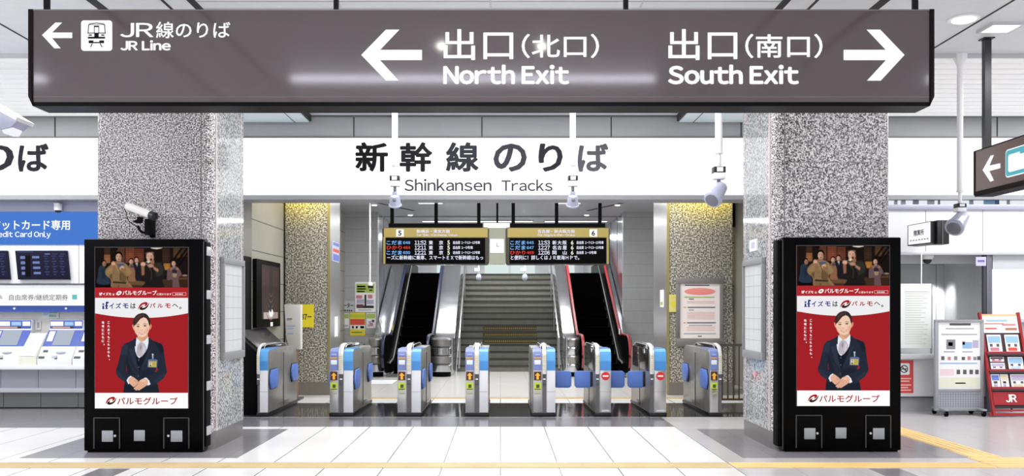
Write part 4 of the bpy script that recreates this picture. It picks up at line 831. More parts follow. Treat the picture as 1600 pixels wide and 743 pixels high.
# ================================================================ TICKET GATES
G0 = 13.24
BODY = [(0, .055), (0, .88), (.03, .95), (.10, .985), (1.7, .985), (1.83, .95), (1.88, .86), (1.9, .055)]
COVER = [(-.012, .682), (-.012, .885), (.02, .958), (.095, .999), (.62, .999), (.62, .98), (.1, .98), (.03, .945), (.002, .88), (.002, .682)]
FRONTW = mat('gate_front_white', (226, 226, 230), .35); SIDEG = mat('gate_side', (158, 155, 150), .3, metal=.5, noise=8, nscale=5)
RUB = mat('gate_plinth', (20, 20, 22), .4); SILV = mat('gate_rail_silver', (226, 226, 226), .25, metal=.3); HOOD = mat('gate_hood', (16, 16, 18), .12)
def off(poly): return [(G0+a, c) for a, c in poly]
def gate(x0, x1, label, card=None, rail=None, blue=None, exit_=False, flaps=(), green=True):
    o = thing('ticket_gate', label, 'ticket gate', ((x0+x1)/2, G0+.95, 0), 'ticket gates in a row')
    b = MB(); b.prism(off(BODY), 'x', x0+.004, x1-.004, SIDEG, .006); b.box(x0+.01, x1-.01, G0+.3, G0+1.6, .3, .302, RUB); b.build('body', o)
    b = MB(); b.box(x0-.006, x1+.006, G0-.02, G0+1.92, .004, .056, RUB, .006); b.build('plinth', o)
    Ff = front(G0-.0165)
    def column(a, bb, m, nm):
        q = MB(); q.box(a+.003, bb-.003, G0-.012, G0+.004, .06, .68, m, .004); q.box(a+.003, bb-.003, G0-.013, G0-.011, .365, .37, GREY); return q.build(nm, o)
    if card:
        a, bb = card; w = bb-a
        column(a, bb, STEEL, 'front_panel')
        q = MB(); q.prism(off(COVER), 'x', a+.003, bb-.003, VIOL); cp_ = q.build('card_panel', o)
        q = MB(); q.box(a+.02, bb-.02, G0-.02, G0-.008, .765, .835, mat('reader_white', (230, 238, 248), .3), .006); q.box(a+.015, bb-.015, G0-.018, G0-.008, .852, .872, ORNG, .003); q.build('card_reader', cp_)
        q = MB(); q.box(a+.03, bb-.03, G0-.018, G0-.01, .90, .925, mat('reader_mark', (160, 176, 226), .4), .003); q.build('reader_mark', cp_)
        q = MB(); q.box(a+.012, bb-.012, G0-.0165, G0-.011, .535, .665, mat('sign_brown', (86, 36, 26), .5)); s_ = q.build('arrow_sign', o)
        cxm = (a+bb)/2; q = MB(); q.poly([(cxm, .65), (cxm+.042, .605), (cxm+.018, .605), (cxm+.018, .548), (cxm-.018, .548), (cxm-.018, .605), (cxm-.042, .605)], front(G0-.018), mat('arrow_orange', (250, 190, 60), .5)); q.build('arrow', s_)
        if green:
            q = MB(); q.box(a+.015, bb-.015, G0-.0165, G0-.011, .395, .505, GREENY); s_ = q.build('card_sign', o)
            q = MB(); q.rect(cxm-.02, cxm+.026, .425, .475, front(G0-.018), mat('sign_ink_green', (60, 80, 30), .5)); q.rect(a+.02, bb-.02, .4, .412, front(G0-.018), mat('sign_ink_green', (60, 80, 30), .5)); q.build('print', s_)
            q = MB(); q.box(a+.02, bb-.02, G0-.0165, G0-.011, .33, .35, mat('sticker_olive', (170, 170, 120), .5)); q.build('sticker', o)
    if blue:
        a, bb = blue; column(a, bb, FRONTW if not exit_ else STEEL, 'front_panel')
        q = MB(); q.prism(off(COVER), 'x', a+.003, bb-.003, LBLUE); bp = q.build('blue_cover', o)
        q = MB(); q.box(a+.006, bb-.006, G0-.0145, G0-.01, .69, .82, MBLUE if False else mat('blue_band', (72, 142, 212), .35)); q.box(a+.012, bb-.012, G0+.14, G0+.42, .998, 1.004, MBLUE); q.build('display_band', bp)
        if exit_:
            cxm = (a+bb)/2; q = MB(); q.cyl((cxm, G0-.012, .598), (cxm, G0-.02, .598), .062, RED, n=24); s_ = q.build('no_entry_sign', o)
            q = MB(); q.box(cxm-.042, cxm+.042, G0-.022, G0-.019, .588, .61, PAPER); q.build('bar', s_)
            q = MB(); q.box(a+.03, bb-.03, G0-.018, G0-.01, .075, .1, LGREY); q.build('number_label', o)
    if rail:
        a, bb = rail; c = (a+bb)/2; w = max(.02, (bb-a)/2-.004)
        pth = [(c, G0-.014, .63), (c, G0-.016, .84), (c, G0-.006, .92), (c, G0+.03, .985), (c, G0+.09, 1.03), (c, G0+.2, 1.052), (c, G0+.34, 1.056)]
        q = MB(); q.sweep(cr(pth, 4, False), [(-w, -.016), (w, -.016), (w, .012), (w*.6, .02), (-w*.6, .02), (-w, .012)], SILV, (0, -1, .2)); r_ = q.build('sensor_rail', o)
        q = MB()
        for k in range(8): q.box(c-w*.8, c+w*.8, G0-.042, G0-.03, .68+k*.031, .694+k*.031, mat('rail_yellow', (236, 220, 140), .4) if k % 2 else mat('rail_grey', (206, 206, 200), .4))
        q.build('indicator_lamp', r_)
        q = MB(); q.prism(off([(.12, .986), (.16, 1.03), (.3, 1.05), (1.2, 1.05), (1.42, 1.03), (1.55, .986)]), 'x', c-.045, c+.045, HOOD, .008)
        for s in (-1, 1): q.tube([(c+s*.047, G0+y, z) for y, z in ((.12, .99), (.17, 1.032), (.3, 1.052), (1.2, 1.052), (1.42, 1.032), (1.55, .99))], .004, SILV, 6)
        if exit_:
            q.prism(off([(.12, .986), (.16, 1.03), (.3, 1.05), (1.2, 1.05), (1.42, 1.03), (1.55, .986)]), 'x', x0-.004, c-.03, HOOD, .008)
            q.box(x0-.002, x0+.006, G0+.1, G0+1.7, .66, .984, HOOD, .001)
        q.build('hood', o)
        q = MB(); q.box(a+.006, bb-.006, G0-.006, G0+.003, .06, .62, mat('groove_grey', (96, 94, 96), .4)); q.box(c-.022, c+.022, G0-.016, G0-.005, .565, .62, DGREY, .004); q.box(c-.022, c+.022, G0-.016, G0-.005, .47, .54, DGREY, .004); q.box(c-.018, c+.018, G0-.018, G0-.005, .545, .562, PAPER); q.build('centre_groove', o)
    for kind, side in flaps:
        xs = x1 if side > 0 else x0
        if kind == 'open':
            for ya_, yb_ in ((.05, .52), (1.42, 1.84)):
                q = MB(); r = .09
                q.prism([(G0+ya_, .40+r), (G0+ya_+.07, .40), (G0+yb_-.05, .40), (G0+yb_, .45), (G0+yb_, .63), (G0+yb_-.05, .68), (G0+ya_+.07, .68), (G0+ya_, .68-r)], 'x', min(xs, xs+side*.03), max(xs, xs+side*.03), FLAPB, .006)
                q.prism([(G0+ya_-.015, .40+r), (G0+ya_+.06, .388), (G0+yb_, .388), (G0+yb_, .692), (G0+ya_+.06, .692), (G0+ya_-.015, .68-r)], 'x', min(xs-side*.004, xs+side*.006), max(xs-side*.004, xs+side*.006), RUB); q.build('flap', o)
        else:
            q = MB(); w = kind; a, bb = (xs+.004, xs+w) if side > 0 else (xs-w, xs-.004)
            q.prism(rrect(a, bb, .385, .642, .05, 5), 'y', G0+.44, G0+.48, FLAPB, .012); q.box(min(xs, xs+side*.03), max(xs, xs+side*.03), G0+.43, G0+.49, .4, .63, RUB, .004); q.build('flap', o)
    # side speaker slots
    q = MB()
    for s, xs in ((-1, x0), (1, x1)): q.box(xs-.004, xs+.004, G0+.62, G0+1.3, .12, .124, DGREY); q.box(xs-.0045, xs+.0045, G0+.95, G0+.955, .06, .9, DGREY)
    q.build('side_seam', o)
def gx(p): return WX(p, G0)
gate(gx(402), gx(419), 'ticket gate standing against the black sloped cabinet with two open blue flaps', rail=(gx(402), gx(406)), blue=(gx(406), gx(419)), flaps=(('open', 1),))
gate(gx(515), gx(552), 'ticket gate below the yellow posters, second from the black cabinet', card=(gx(515), gx(529)), rail=(gx(529), gx(537)), blue=(gx(537), gx(552)), flaps=(('open', 1), ('open', -1)))
gate(gx(621), gx(658), 'ticket gate in front of the blue railed escalator', card=(gx(621), gx(635)), rail=(gx(635), gx(643)), blue=(gx(643), gx(658)), flaps=(('open', 1),))
gate(gx(727), gx(763), 'ticket gate before the ticket machine side of the stairs, open on both sides', card=(gx(727), gx(741)), rail=(gx(741), gx(749)), blue=(gx(749), gx(763)))
gate(gx(832), gx(868), 'ticket gate before the stairs with a closed blue flap on its office side', card=(gx(833), gx(847)), rail=(gx(847), gx(854)), blue=(gx(854), gx(868)), flaps=((.27, 1),))
gate(gx(930), gx(955), 'slim exit gate with red no entry disc beside the stairs', rail=(gx(930), gx(937)), blue=(gx(937), gx(955)), exit_=True, flaps=((.27, -1), (.262, 1)))
gate(gx(1015), gx(1041), 'slim exit gate with red no entry disc beside the brown granite column', rail=(gx(1015), gx(1022)), blue=(gx(1022), gx(1041)), exit_=True, flaps=((.262, -1),))
gate(gx(1108), gx(1128), 'ticket gate with card reader next to the dark railing', card=(gx(1109), gx(1122)), rail=(gx(1122), gx(1128)), flaps=(('open', -1),))

# ================================================================ ESCALATORS
SL = .55
def TR(y): return SL*(y-22.1)
def RL(y): return SL*(y-20.45)
RAILB = mat('handrail_blue', (26, 32, 64), .4); RAILR = mat('handrail_red', (158, 48, 52), .4); ESK = mat('escalator_black', (4, 4, 5), .4, spec=.06); ESTEP = mat('escalator_step', (3, 3, 4), .8, spec=.02)
def escalator(xl, xr, wl, wr, railm, label):
    """xl, xr handrails; wl, wr outer faces of the decks"""
    o = thing('escalator', label, 'escalator', ((xl+xr)/2, 21, 0), 'escalators beside the stairs')
    top = [(20.9, .95), (21.75, .95), (22.0, RL(22.0)+.06), (22.4, RL(22.4)), (26.4, RL(26.4)), (26.9, RL(26.75)), (29.0, RL(26.75))]
    bot = [(29.0, TR(26.8)-.3), (26.8, TR(26.8)-.3), (22.6, -.0+.004), (20.9, .004)]
    nose = arc(20.9, .52, .43, 265, 90, 10)
    side = nose+top[1:]+bot[:-1]
    for (x, s, w) in ((xl, 1, wl), (xr, -1, wr)):
        b = MB(); b.prism(side, 'x', x+s*.012, x+s*.035, ESK); p_ = b.build('balustrade_panel', o)
        b = MB(); lo = [(21.28, .9), (21.75, .9)]+[(a, c-.05) for a, c in top[2:]]+bot[:-1]+[(21.28, .004)]; b.prism(lo, 'x', min(x-s*.012, w), max(x-s*.012, w), MIRR, .01)
        for y in (22.6, 24.3, 25.6): b.box(min(w-.003, w+.003), max(w-.003, w+.003), y, y+.012, TR(y)-.2 if TR(y) > .3 else .01, RL(y)-.06, DGREY)
        b.build('deck_cladding', o)
        b = MB(); hp = [(x, a, c+.02) for a, c in arc(20.9, .52, .43, 225, 90, 12)+top[1:]]; b.sweep(hp, [(-.03, -.015), (.03, -.015), (.034, .004), (.02, .018), (-.02, .018), (-.034, .004)], railm); b.build('handrail', o)
        b = MB(); m_ = (x-s*.02+w)/2; rr = abs(w-x)/2-.03
        for k in range(4): b.lathe((m_, 21.05, .1+k*.2), (0, 0, .19), [(rr*.9, 0), (rr, .12), (rr, .85), (rr*.86, 1)], STEELD if k % 2 else MIRR, 20)  # alternating steels imitate dark and white reflections in bands
        b.lathe((m_, 21.05, .004), (0, 0, .1), [(rr*.95, 0), (rr*.95, 1)], ESK, 20); b.build('newel_post', o)
        b = MB(); b.sweep([(x+s*.06, 21.4, .3), (x+s*.06, 22.1, .36), (x+s*.06, 26.8, TR(26.8)+.36), (x+s*.06, 29, TR(26.8)+.36)], [(-.012, -.02), (.012, -.02), (.012, .02), (-.012, .02)], mat('skirt_light', (190, 190, 188), .3, metal=.5)); b.build('skirt_strip', o)
    b = MB(); n = int(4.7/.4)
    pts = [(21.3, .01), (22.1, .01)]
    for k in range(12):
        y = 22.1+k*.4; pts += [(y, TR(y+.4)), (y+.4, TR(y+.4))]
    pts += [(29, TR(26.9)), (29, TR(26.9)-.3), (26.9, TR(26.9)-.3), (22.6, .005)]
    b.prism(pts, 'x', xl+.07, xr-.07, ESTEP); b.build('step', o)
    b = MB(); b.box(xl+.05, xr-.05, 20.6, 21.6, .002, .016, STEEL, .004); b.build('comb_plate', o)
    b = MB(); b.box(xl+.036, xl+.04, 22.0, 22.2, 1.05, 1.25, YELW) if railm is RAILB else b.box(xr-.04, xr-.036, 22.0, 22.2, .95, 1.1, PAPER); b.build('label', o)
escalator(-2.70, -1.67, -3.12, -1.13, RAILB, 'black stepped escalator with dark blue handrails beside the poster wall')
escalator(1.90, 2.97, 1.55, 3.13, RAILR, 'black stepped escalator with red handrails on the office side of the stairs')
for x, lab in ((-1.03, 'steel stair handrail along the blue railed escalator'), (1.46, 'steel stair handrail along the red railed escalator')):
    o = thing('stair_handrail', lab, 'handrail', (x, 22.4, 0), 'handrails of the stairs'); sl = .55
    b = MB(); pth = [(x, 22.35, .1), (x, 22.35, .86), (x, 22.6, .95), (x, 27.4, 3.59), (x, 29, 3.59)]; b.tube(pth, .022, STEEL, 10); b.build('rail', o)
    for y in (22.9, 24.4, 25.9, 27.3):
        b = MB(); b.cyl((x, y, (y-22.6)*sl), (x, y, (y-22.6)*sl+.95), .014, STEEL, n=8); b.build('baluster', o)
for px, lab in ((748, 'small camera hanging over the head of the stairs by the blue escalator'), (820, 'small camera hanging over the head of the stairs by the red escalator')):
    Y = 25.5; o = thing('hanging_camera', lab, 'security camera', WP(px, 440, Y), 'hanging cameras over the stairs')
    x = WX(px, Y); b = MB(); b.cyl((x, Y, HC), (x, Y, WZ(428, Y)), .02, POLEW, n=8); b.build('pole', o)
    b = MB(); b.box(x-.12, x+.03, Y-.08, Y+.08, WZ(424, Y), WZ(419, Y), POLEW, .01); b.build('bracket', o)
    b = MB(); b.ball((x, Y, WZ(433, Y)), .1, HEADG, (.8, .8, 1.1)); b.build('head', o)

# ================================================================ INSIDE THE GATE HALL
def sheet(name, label, cat, a, bb, c, d, Y, base, paint=None, th=.006, group=None, m=None):
    """flat printed sheet on a wall facing the concourse, from photo pixels"""
    o = thing(name, label, cat, (WX((a+bb)/2, Y), Y, WZ(d, Y)), group)
    b = MB(); b.box(WX(a, Y), WX(bb, Y), Y-th, Y, WZ(d, Y), WZ(c, Y), base); s_ = b.build('sheet', o)
    if paint:
        q = MB(); F = front(Y-th-.002)
        for (x0_, x1_, y0_, y1_, m_) in paint: q.rect(WX(x0_, Y), WX(x1_, Y), WZ(y1_, Y), WZ(y0_, Y), F, m_)
        q.build('print', s_)
    return o
PWY = WY-.005
PINK = mat('print_pink', (206, 130, 140), .6); PLUM = mat('print_plum', (96, 62, 82), .6); GRN = mat('print_green', (172, 196, 92), .6); DKG = mat('print_dark_green', (98, 118, 50), .6); INKD = mat('print_black', (34, 34, 38), .6); YEL2 = mat('print_yellow', (236, 220, 60), .6); RED2 = mat('print_red', (226, 84, 70), .6); SKY = mat('print_sky', (150, 190, 226), .6); LIL = mat('print_lilac', (186, 180, 206), .6)
sheet('poster', 'white poster with green heading over a purple picture on the far tiled wall', 'poster', 555, 587, 440, 487, PWY, PAPER,
      [(556.5, 585, 443, 457, GRN), (558, 571, 446, 448.5, DKG), (558, 572, 450, 452, DKG), (558, 570, 454, 456, DKG), (575, 583, 445, 450, INKD), (577, 582, 452, 454, DKG), (556.5, 566, 461, 466, PINK), (575, 582, 460, 466, PINK), (569.5, 572.5, 460, 477, INKD), (557, 569, 467, 474, LIL), (573, 584, 468, 475, LIL), (557, 568, 475, 481, PLUM), (568, 584, 477, 481, INKD), (560, 580, 483, 484.5, INKL)])
sheet('poster', 'yellow and red notice sheet low on the far tiled wall', 'poster', 547, 570.5, 488, 524, PWY, YEL2, [(547, 570.5, 491, 496, GREENY), (547.5, 570, 498, 507, RED2), (547, 570.5, 507.5, 514, PAPER), (550, 553, 509, 512.5, INKD), (556, 559, 509, 512.5, INKD), (563, 569, 509, 512.5, INKD), (549, 566, 518, 519.5, DKG)])
sheet('poster', 'small white and green notice beside the column on the far tiled wall', 'poster', 530.5, 545.5, 489, 512, PWY, PAPER, [(531, 545, 490, 497, GRN), (536.5, 538.5, 500, 507, INKD), (532, 544, 507, 510, LIL), (533, 537, 506, 508, INKD)])
sheet('poster', 'small white and green notice next to the escalator on the far tiled wall', 'poster', 572.5, 587, 489, 512, PWY, PAPER, [(573, 586.5, 490, 497, GRN), (576, 580, 501, 505, LIL), (581, 585, 499, 503, PLUM), (578, 583, 504, 509, PINK), (574, 578, 506, 510, LIL)])
o = sheet('elevator_sign', 'white sign with black elevator lettering above the small green notices', 'sign', 529.5, 553.5, 470, 487, PWY, mat('pale_panel', (196, 198, 200), .5), [(532+k*3.3, 534+k*3.3, 483.5, 486, INKD) for k in range(6)])
q = MB(); q.text('ベーター', WX(531, PWY), WX(552.5, PWY), WZ(480.5, PWY), WZ(473, PWY), front(PWY-.0085), INKD, .03); q.build('lettering', o)
sheet('floor_stand_box', 'grey service box on the far wall above the gate with yellow posters', 'box', 572, 585, 527, 542, PWY-.4, GREY, [(570, 574, 536, 543, DGREY)], th=.3)
o = thing('hanging_camera', 'thin white pole with dome camera hanging in front of the white and green poster', 'security camera', WP(578, 452, 20.2))
x = WX(578, 20.2); b = MB(); b.cyl((x, 20.2, HC), (x, 20.2, WZ(443, 20.2)), .018, POLEW, n=10); b.build('pole', o)
b = MB(); b.lathe((x, 20.2, WZ(441, 20.2)), (0, 0, -.07), [(.05, 0), (.062, .3), (.062, 1)], POLEW); b.build('housing', o); b = MB(); b.ball((x, 20.2, WZ(446.5, 20.2)), .052, BOXB); b.build('dome', o)
# on and by the brown column of the poster side
CYF = 16.485
sheet('yellow_notice', 'yellow paper notice on the brown granite column behind the white stand', 'notice', 468, 490.5, 475, 511, CYF, YELW)
o = bpy.data.objects['yellow_notice']; q = MB(); q.text('87－', WX(470, CYF), WX(487, CYF), WZ(499, CYF), WZ(490, CYF), front(CYF-.008), INKD, .03); q.build('lettering', o)
o = thing('leaflet_stand', 'slim white information stand in front of the brown granite column', 'stand', (WX(457, 15.6), 15.7, 0))
X = lambda p: WX(p, 15.6); Z = lambda p: WZ(p, 15.6)
b = MB(); b.prism([(X(444.5), Z(475)), (X(470), Z(475.5)), (X(470), Z(545)), (X(454), Z(545)), (X(447.5), Z(528))], 'y', 15.58, 15.74, mat('stand_white', (226, 222, 216), .4), .006); bd = b.build('panel', o)
b = MB(); F = front(15.578)
for y0_, w, m_ in ((497, 8, INK), (508, 12, SKY), (512, 10, SKY), (520, 10, SKY), (499, 6, INKL)): b.rect(X(449), X(449+w), Z(y0_+1.6), Z(y0_), F, m_)
b.build('print', bd)
b = MB(); b.box(X(456), X(464), 15.62, 15.7, .03, Z(544), mat('stand_post', (150, 104, 76), .4)); b.build('post', o); b = MB(); b.box(X(448), X(470), 15.5, 15.85, .001, .04, DGREY, .006); b.build('base', o)
def colside(xs, s, ya_, yb_, z0, z1, m, name, label, cat, extra=()):
    o = thing(name, label, cat, (xs, (ya_+yb_)/2, z0)); b = MB(); b.box(min(xs, xs+s*.012), max(xs, xs+s*.012), ya_, yb_, z0, z1, m); p_ = b.build('plate', o)
    if extra:
        q = MB()
        for y0_, y1_, a, c, m_ in extra: q.rect(y0_, y1_, a, c, sidef(xs+s*.0135), m_)
        q.build('print', p_)
BL2 = mat('print_blue', (110, 130, 214), .6)
colside(-3.142, 1, 16.72, 17.4, 2.48, 2.86, mat('plate_pale', (196, 200, 222), .5), 'guide_plate', 'small blue and red guide plate high on the pale column side', 'sign', ((16.75, 17.37, 2.78, 2.84, BL2), (16.75, 17.37, 2.66, 2.72, RED2), (16.75, 17.37, 2.5, 2.62, BL2)))
colside(-3.142, 1, 16.95, 17.25, 1.06, 1.44, PAPER, 'vertical_label', 'narrow white label low on the pale column side', 'sign')
colside(3.092, -1, 16.95, 17.3, 1.62, 1.95, PAPER, 'vertical_label', 'white label on the pale column side by the framed red oval notice', 'sign', ((17.0, 17.25, 1.66, 1.72, GRN),))
# framed notice on the other brown column
o = thing('framed_notice', 'grey framed notice with red oval heading on the brown granite column', 'notice', (WX(1093, CYF), CYF, WZ(540, CYF)))
X = lambda p: WX(p, CYF); Z = lambda p: WZ(p, CYF)
b = MB(); FRG = mat('notice_frame', (136, 132, 130), .35, metal=.4)
for a, bb, c, d in ((1056, 1130, 434, 443), (1056, 1130, 528, 541), (1056, 1062, 443, 528), (1124, 1130, 443, 528)): b.box(X(a), X(bb), CYF-.04, CYF, Z(d), Z(c), FRG, .004)
b.build('frame', o); b = MB(); b.box(X(1061), X(1125), CYF-.02, CYF-.004, Z(530), Z(442), mat('notice_paper', (250, 240, 236), .5)); sh = b.build('sheet', o)
q = MB(); F = front(CYF-.0225); q.poly([(X(1093+24*cos(t)), Z(455+5.5*sin(t))) for t in [2*pi*k/28 for k in range(28)]], F, mat('oval_red', (246, 150, 140), .6))
for y, x0_, x1_, m_ in ((463, 1069, 1116, GRN), (466, 1076, 1084, INK), (479, 1068, 1072, ORNG), (479, 1074, 1117, INK), (483, 1076, 1084, INKL), (503, 1068, 1071, ORNG), (503, 1073, 1118, INK), (507, 1076, 1112, INKL), (444.5, 1070, 1108, INK), (520, 1068, 1118, INKL), (524, 1090, 1096, INK)): q.rect(X(x0_), X(x1_), Z(y+1.6), Z(y), F, m_)
for y in (470, 472.5, 487, 489.5, 492, 494.5, 497, 510, 512.5, 515): q.rect(X(1073), X(1116), Z(y+1.1), Z(y), F, mat('faint_red_line', (242, 200, 190), .6))
q.build('print', sh)
sheet('yellow_notice', 'pale yellow paper slip beside the framed notice on the column', 'notice', 1045.5, 1058, 460, 487, CYF, mat('pale_yellow', (226, 216, 130), .6), [(1048, 1054, 463, 465, YELW), (1050, 1054, 470, 480, YELW)])
# poster case and sloped cabinet on the beige wall
XW = -4.0; o = thing('poster_case', 'black framed poster of a dark red tunnel on the beige side wall', 'poster', (XW, 15.2, 1.25))
b = MB(); b.box(XW+.006, XW+.07, 14.45, 16.0, 1.28, 2.4, BLACKM, .008); pc = b.build('case', o)
q = MB(); F = sidef(XW+.072); TUN = mat('tunnel_line', (122, 88, 86), .5); TUN2 = mat('tunnel_dark', (36, 20, 22), .5)
q.rect(14.75, 15.9, 1.42, 2.32, F, TUN2); F = sidef(XW+.074)
for k in range(5):
    r = .15+.08*k
    pts = [(15.32+r*1.1*cos(t), 1.98-r*1.25*abs(sin(t))) for t in [pi*j/14 for j in range(15)]]
    for a, c in zip(pts, pts[1:]): q.poly([a, c, (c[0], c[1]+.018), (a[0], a[1]+.018)], F, TUN)
    q.rect(15.32-r*1.1-.008, 15.32-r*1.1+.008, 1.98, 2.25, F, TUN); q.rect(15.32+r*1.1-.008, 15.32+r*1.1+.008, 1.98, 2.25, F, TUN)
q.rect(14.85, 15.8, 1.42, 1.53, F, mat('poster_pale', (190, 176, 176), .5)); q.poly([(15.33+.14*cos(t), 1.52+.07*sin(t)) for t in [2*pi*k/16 for k in range(16)]], sidef(XW+.075), PAPER); q.poly([(15.3+.07*cos(t), 1.6+.07*sin(t)) for t in [2*pi*k/16 for k in range(16)]], sidef(XW+.076), INKD)
q.build('poster_sheet', pc); b = MB(); b.box(XW+.07, XW+.075, 15.3, 15.45, 1.29, 1.36, PAPER); b.build('label', pc)
o = thing('sloped_cabinet', 'black cabinet with dark sloped top under the framed tunnel poster', 'cabinet', (-3.82, 14.3, 0))
b = MB(); b.prism([(-3.985, 0.003), (-3.635, 0.003), (-3.635, .93), (-3.985, 1.245)], 'y', 13.42, 15.25, BLACKM, .006); b.build('body', o)
b = MB(); b.prism([(-3.985, 1.252), (-3.63, .934), (-3.625, .946), (-3.98, 1.266)], 'y', 13.6, 15.24, mat('sloped_glass', (60, 58, 62), .2), .003); b.build('sloped_top', o)
b = MB(); b.box(-4.35, -4.0, 13.5, 14.4, .003, 2.42, BLACKM, .01); tag(b.build('service_cabinet'), 'tall black service cabinet between the pillar and the tunnel poster', 'cabinet')
# railing beyond the last gate
o = thing('railing', 'dark metal railing between the last gate and the office pillar', 'railing', (4.1, 14.6, 0)); RAILD = mat('railing_dark', (74, 66, 62), .4, metal=.3)
b = MB(); b.box(3.5, 4.85, 14.58, 14.62, .98, 1.02, RAILD); b.box(3.5, 4.85, 14.585, 14.615, .1, .13, RAILD); b.build('rail', o)
for k in range(15):
    b = MB(); xx = 3.52+k*.092; b.box(xx-.011, xx+.011, 14.59, 14.61, .0 if k % 5 == 0 else .1, .99, RAILD); b.build('bar', o)
b = MB(); b.box(-2.9, -2.3, 19.0, 19.9, .0012, .004, PAPER)
for k in range(3): b.box(-2.85, -2.4, 19.15+k*.25, 19.22+k*.25, .004, .0045, BL2)
tag(b.build('floor_sticker'), 'white floor sticker with blue print before the blue railed escalator', 'sticker')
# ================================================================ TICKET MACHINE WALL
TY = 14.3
tx_ = lambda p: WX(p, TY); tz_ = lambda p: WZ(p, TY)
XA, XB = -11.5, -4.36
TW = mat('machine_wall_white', (230, 230, 234), .4); BEIGE = mat('machine_beige', (206, 204, 200), .45, noise=3)
b = MB(); b.box(XA, XB, 14.62, 14.8, 0, 3.6, TW); struct(b, 'wall_left')
b = MB(); b.box(XA, XB, TY-.06, 14.62, tz_(331), fz0-.07, mat('soffit_lavender', (164, 166, 192), .45)); b.box(XA, XB, TY-.08, TY-.05, tz_(316), tz_(313), mat('soffit_line', (130, 132, 150), .5)); struct(b, 'trim_1')
o = thing('credit_card_sign', 'blue backlit credit card only sign over the ticket machines', 'sign', ((XA+XB)/2, TY, tz_(381)))
def grad_emis(name, c0, c1, z0, z1, s=1.0):
    m = bpy.data.materials.new(name); m.use_nodes = True; nt = m.node_tree; nt.nodes.remove(nt.nodes['Principled BSDF'])
    g = nt.nodes.new('ShaderNodeNewGeometry'); sp = nt.nodes.new('ShaderNodeSeparateXYZ'); mr = nt.nodes.new('ShaderNodeMapRange'); r = nt.nodes.new('ShaderNodeMix'); r.data_type = 'RGBA'; e = nt.nodes.new('ShaderNodeEmission')
    nt.links.new(g.outputs['Position'], sp.inputs[0]); nt.links.new(sp.outputs[2], mr.inputs[0]); mr.inputs[1].default_value = z0; mr.inputs[2].default_value = z1
    nt.links.new(mr.outputs[0], r.inputs[0]); r.inputs[6].default_value = lin(c0); r.inputs[7].default_value = lin(c1); e.inputs[1].default_value = s
    nt.links.new(r.outputs[2], e.inputs[0]); nt.links.new(e.outputs[0], nt.nodes['Material Output'].inputs[0]); return m
b = MB(); b.box(XA, XB, TY, 14.6, tz_(382), tz_(331), emis('card_sign_blue', (76, 128, 214), .95)); pn = b.build('light_panel', o)
Ft = front(TY-.004)
for s_, a, bb, c, d in (('クレジットカード専用', -44, 109.5, 343.5, 359), ('Credit Card Only', -16, 79.5, 361, 372.5)):
    q = MB(); q.text(s_, tx_(a), tx_(bb), tz_(d), tz_(c), Ft, LETW, .02); q.build('lettering', pn)
b = MB(); b.box(XA, XB, TY+.02, 14.62, tz_(450), tz_(382), TW); b.box(XA, XB, TY, TY+.04, tz_(444.5), tz_(442.5), DGREY); b.box(XA, XB, TY+.01, TY+.03, tz_(450), tz_(444.5), LGREY)
for p in (122, -2): b.box(tx_(p), tx_(p+.6), TY+.015, TY+.02, tz_(442), tz_(382), GREY)
struct(b, 'wall_left')
SCRN = mat('fare_screen', (24, 22, 44), .5, spec=.1); SCRB = emis('fare_blue', (130, 150, 206), .8); SCRD = emis('fare_dim', (70, 76, 120), .8)
def fare_screen(dx_, label):
    o = thing('fare_screen', label, 'screen', (tx_(68+dx_), TY-.02, tz_(437)), 'fare screens over the ticket machines')
    q4 = [(26+dx_, 391.5), (105.5+dx_, 391.5), (110+dx_, 436.5), (30.5+dx_, 436.5)]
    b = MB(); b.prism([(tx_(a), tz_(c)) for a, c in q4], 'y', TY-.05, TY+.016, SCRN, .004); s_ = b.build('panel', o)
    q = MB(); F = front(TY-.052)
    def r(a, bb, c, d, m): k1 = (c-391.5)/10; q.rect(tx_(a+k1+dx_), tx_(bb+k1+dx_), tz_(d), tz_(c), F, m)
    for j in range(4):
        y = 400+j*8.2; r(33.5, 41, y, y+4.5, SCRB); r(52, 63, y, y+3.6, SCRB)
        for x_ in (70, 82, 94): r(x_, x_+7, y-1, y+1, SCRD); r(x_+1, x_+5, y+3, y+5, SCRD)
    r(30, 54, 392.5, 394.5, SCRD); r(72, 80, 396, 397.5, SCRB); r(84, 92, 396, 397.5, SCRD); r(95, 103, 396, 397.5, SCRD)
    q.build('display', s_)
    q = MB(); q.box(tx_(42+dx_), tx_(50+dx_), TY-.053, TY-.0515, tz_(432), tz_(399), BLACKM); q.build('column', s_)
fare_screen(0, 'tilted dark fare screen on the white panel next to the black kiosk'); fare_screen(-93, 'tilted dark fare screen cut by the picture edge above the ticket machines')
o = thing('ticket_type_sign', 'white strip sign naming unreserved and commuter tickets with a teal square', 'sign', ((XA+XB)/2, TY, tz_(477)))
b = MB(); b.box(XA, XB, TY-.01, 14.6, tz_(477), tz_(450), emis('ticket_strip_white', (255, 255, 255), 1.0)); pn = b.build('light_panel', o)
q = MB(); q.text('乗車券・特急券', tx_(-130), tx_(5), tz_(469), tz_(459.5), front(TY-.014), mat('strip_ink', (110, 110, 116), .5), .012); q.text('自由席券/継続定期券', tx_(15), tx_(107), tz_(469), tz_(459.5), front(TY-.014), mat('strip_ink', (110, 110, 116), .5), .012); q.build('lettering', pn)
q = MB(); q.rect(tx_(113.5), tx_(121), tz_(467.5), tz_(460), front(TY-.014), emis('teal_square', (110, 206, 206), .9)); q.build('teal_square', pn)
b = MB(); b.box(XA, XB, TY+.05, 14.62, tz_(487), tz_(477), mat('strip_blue', (52, 84, 168), .4))
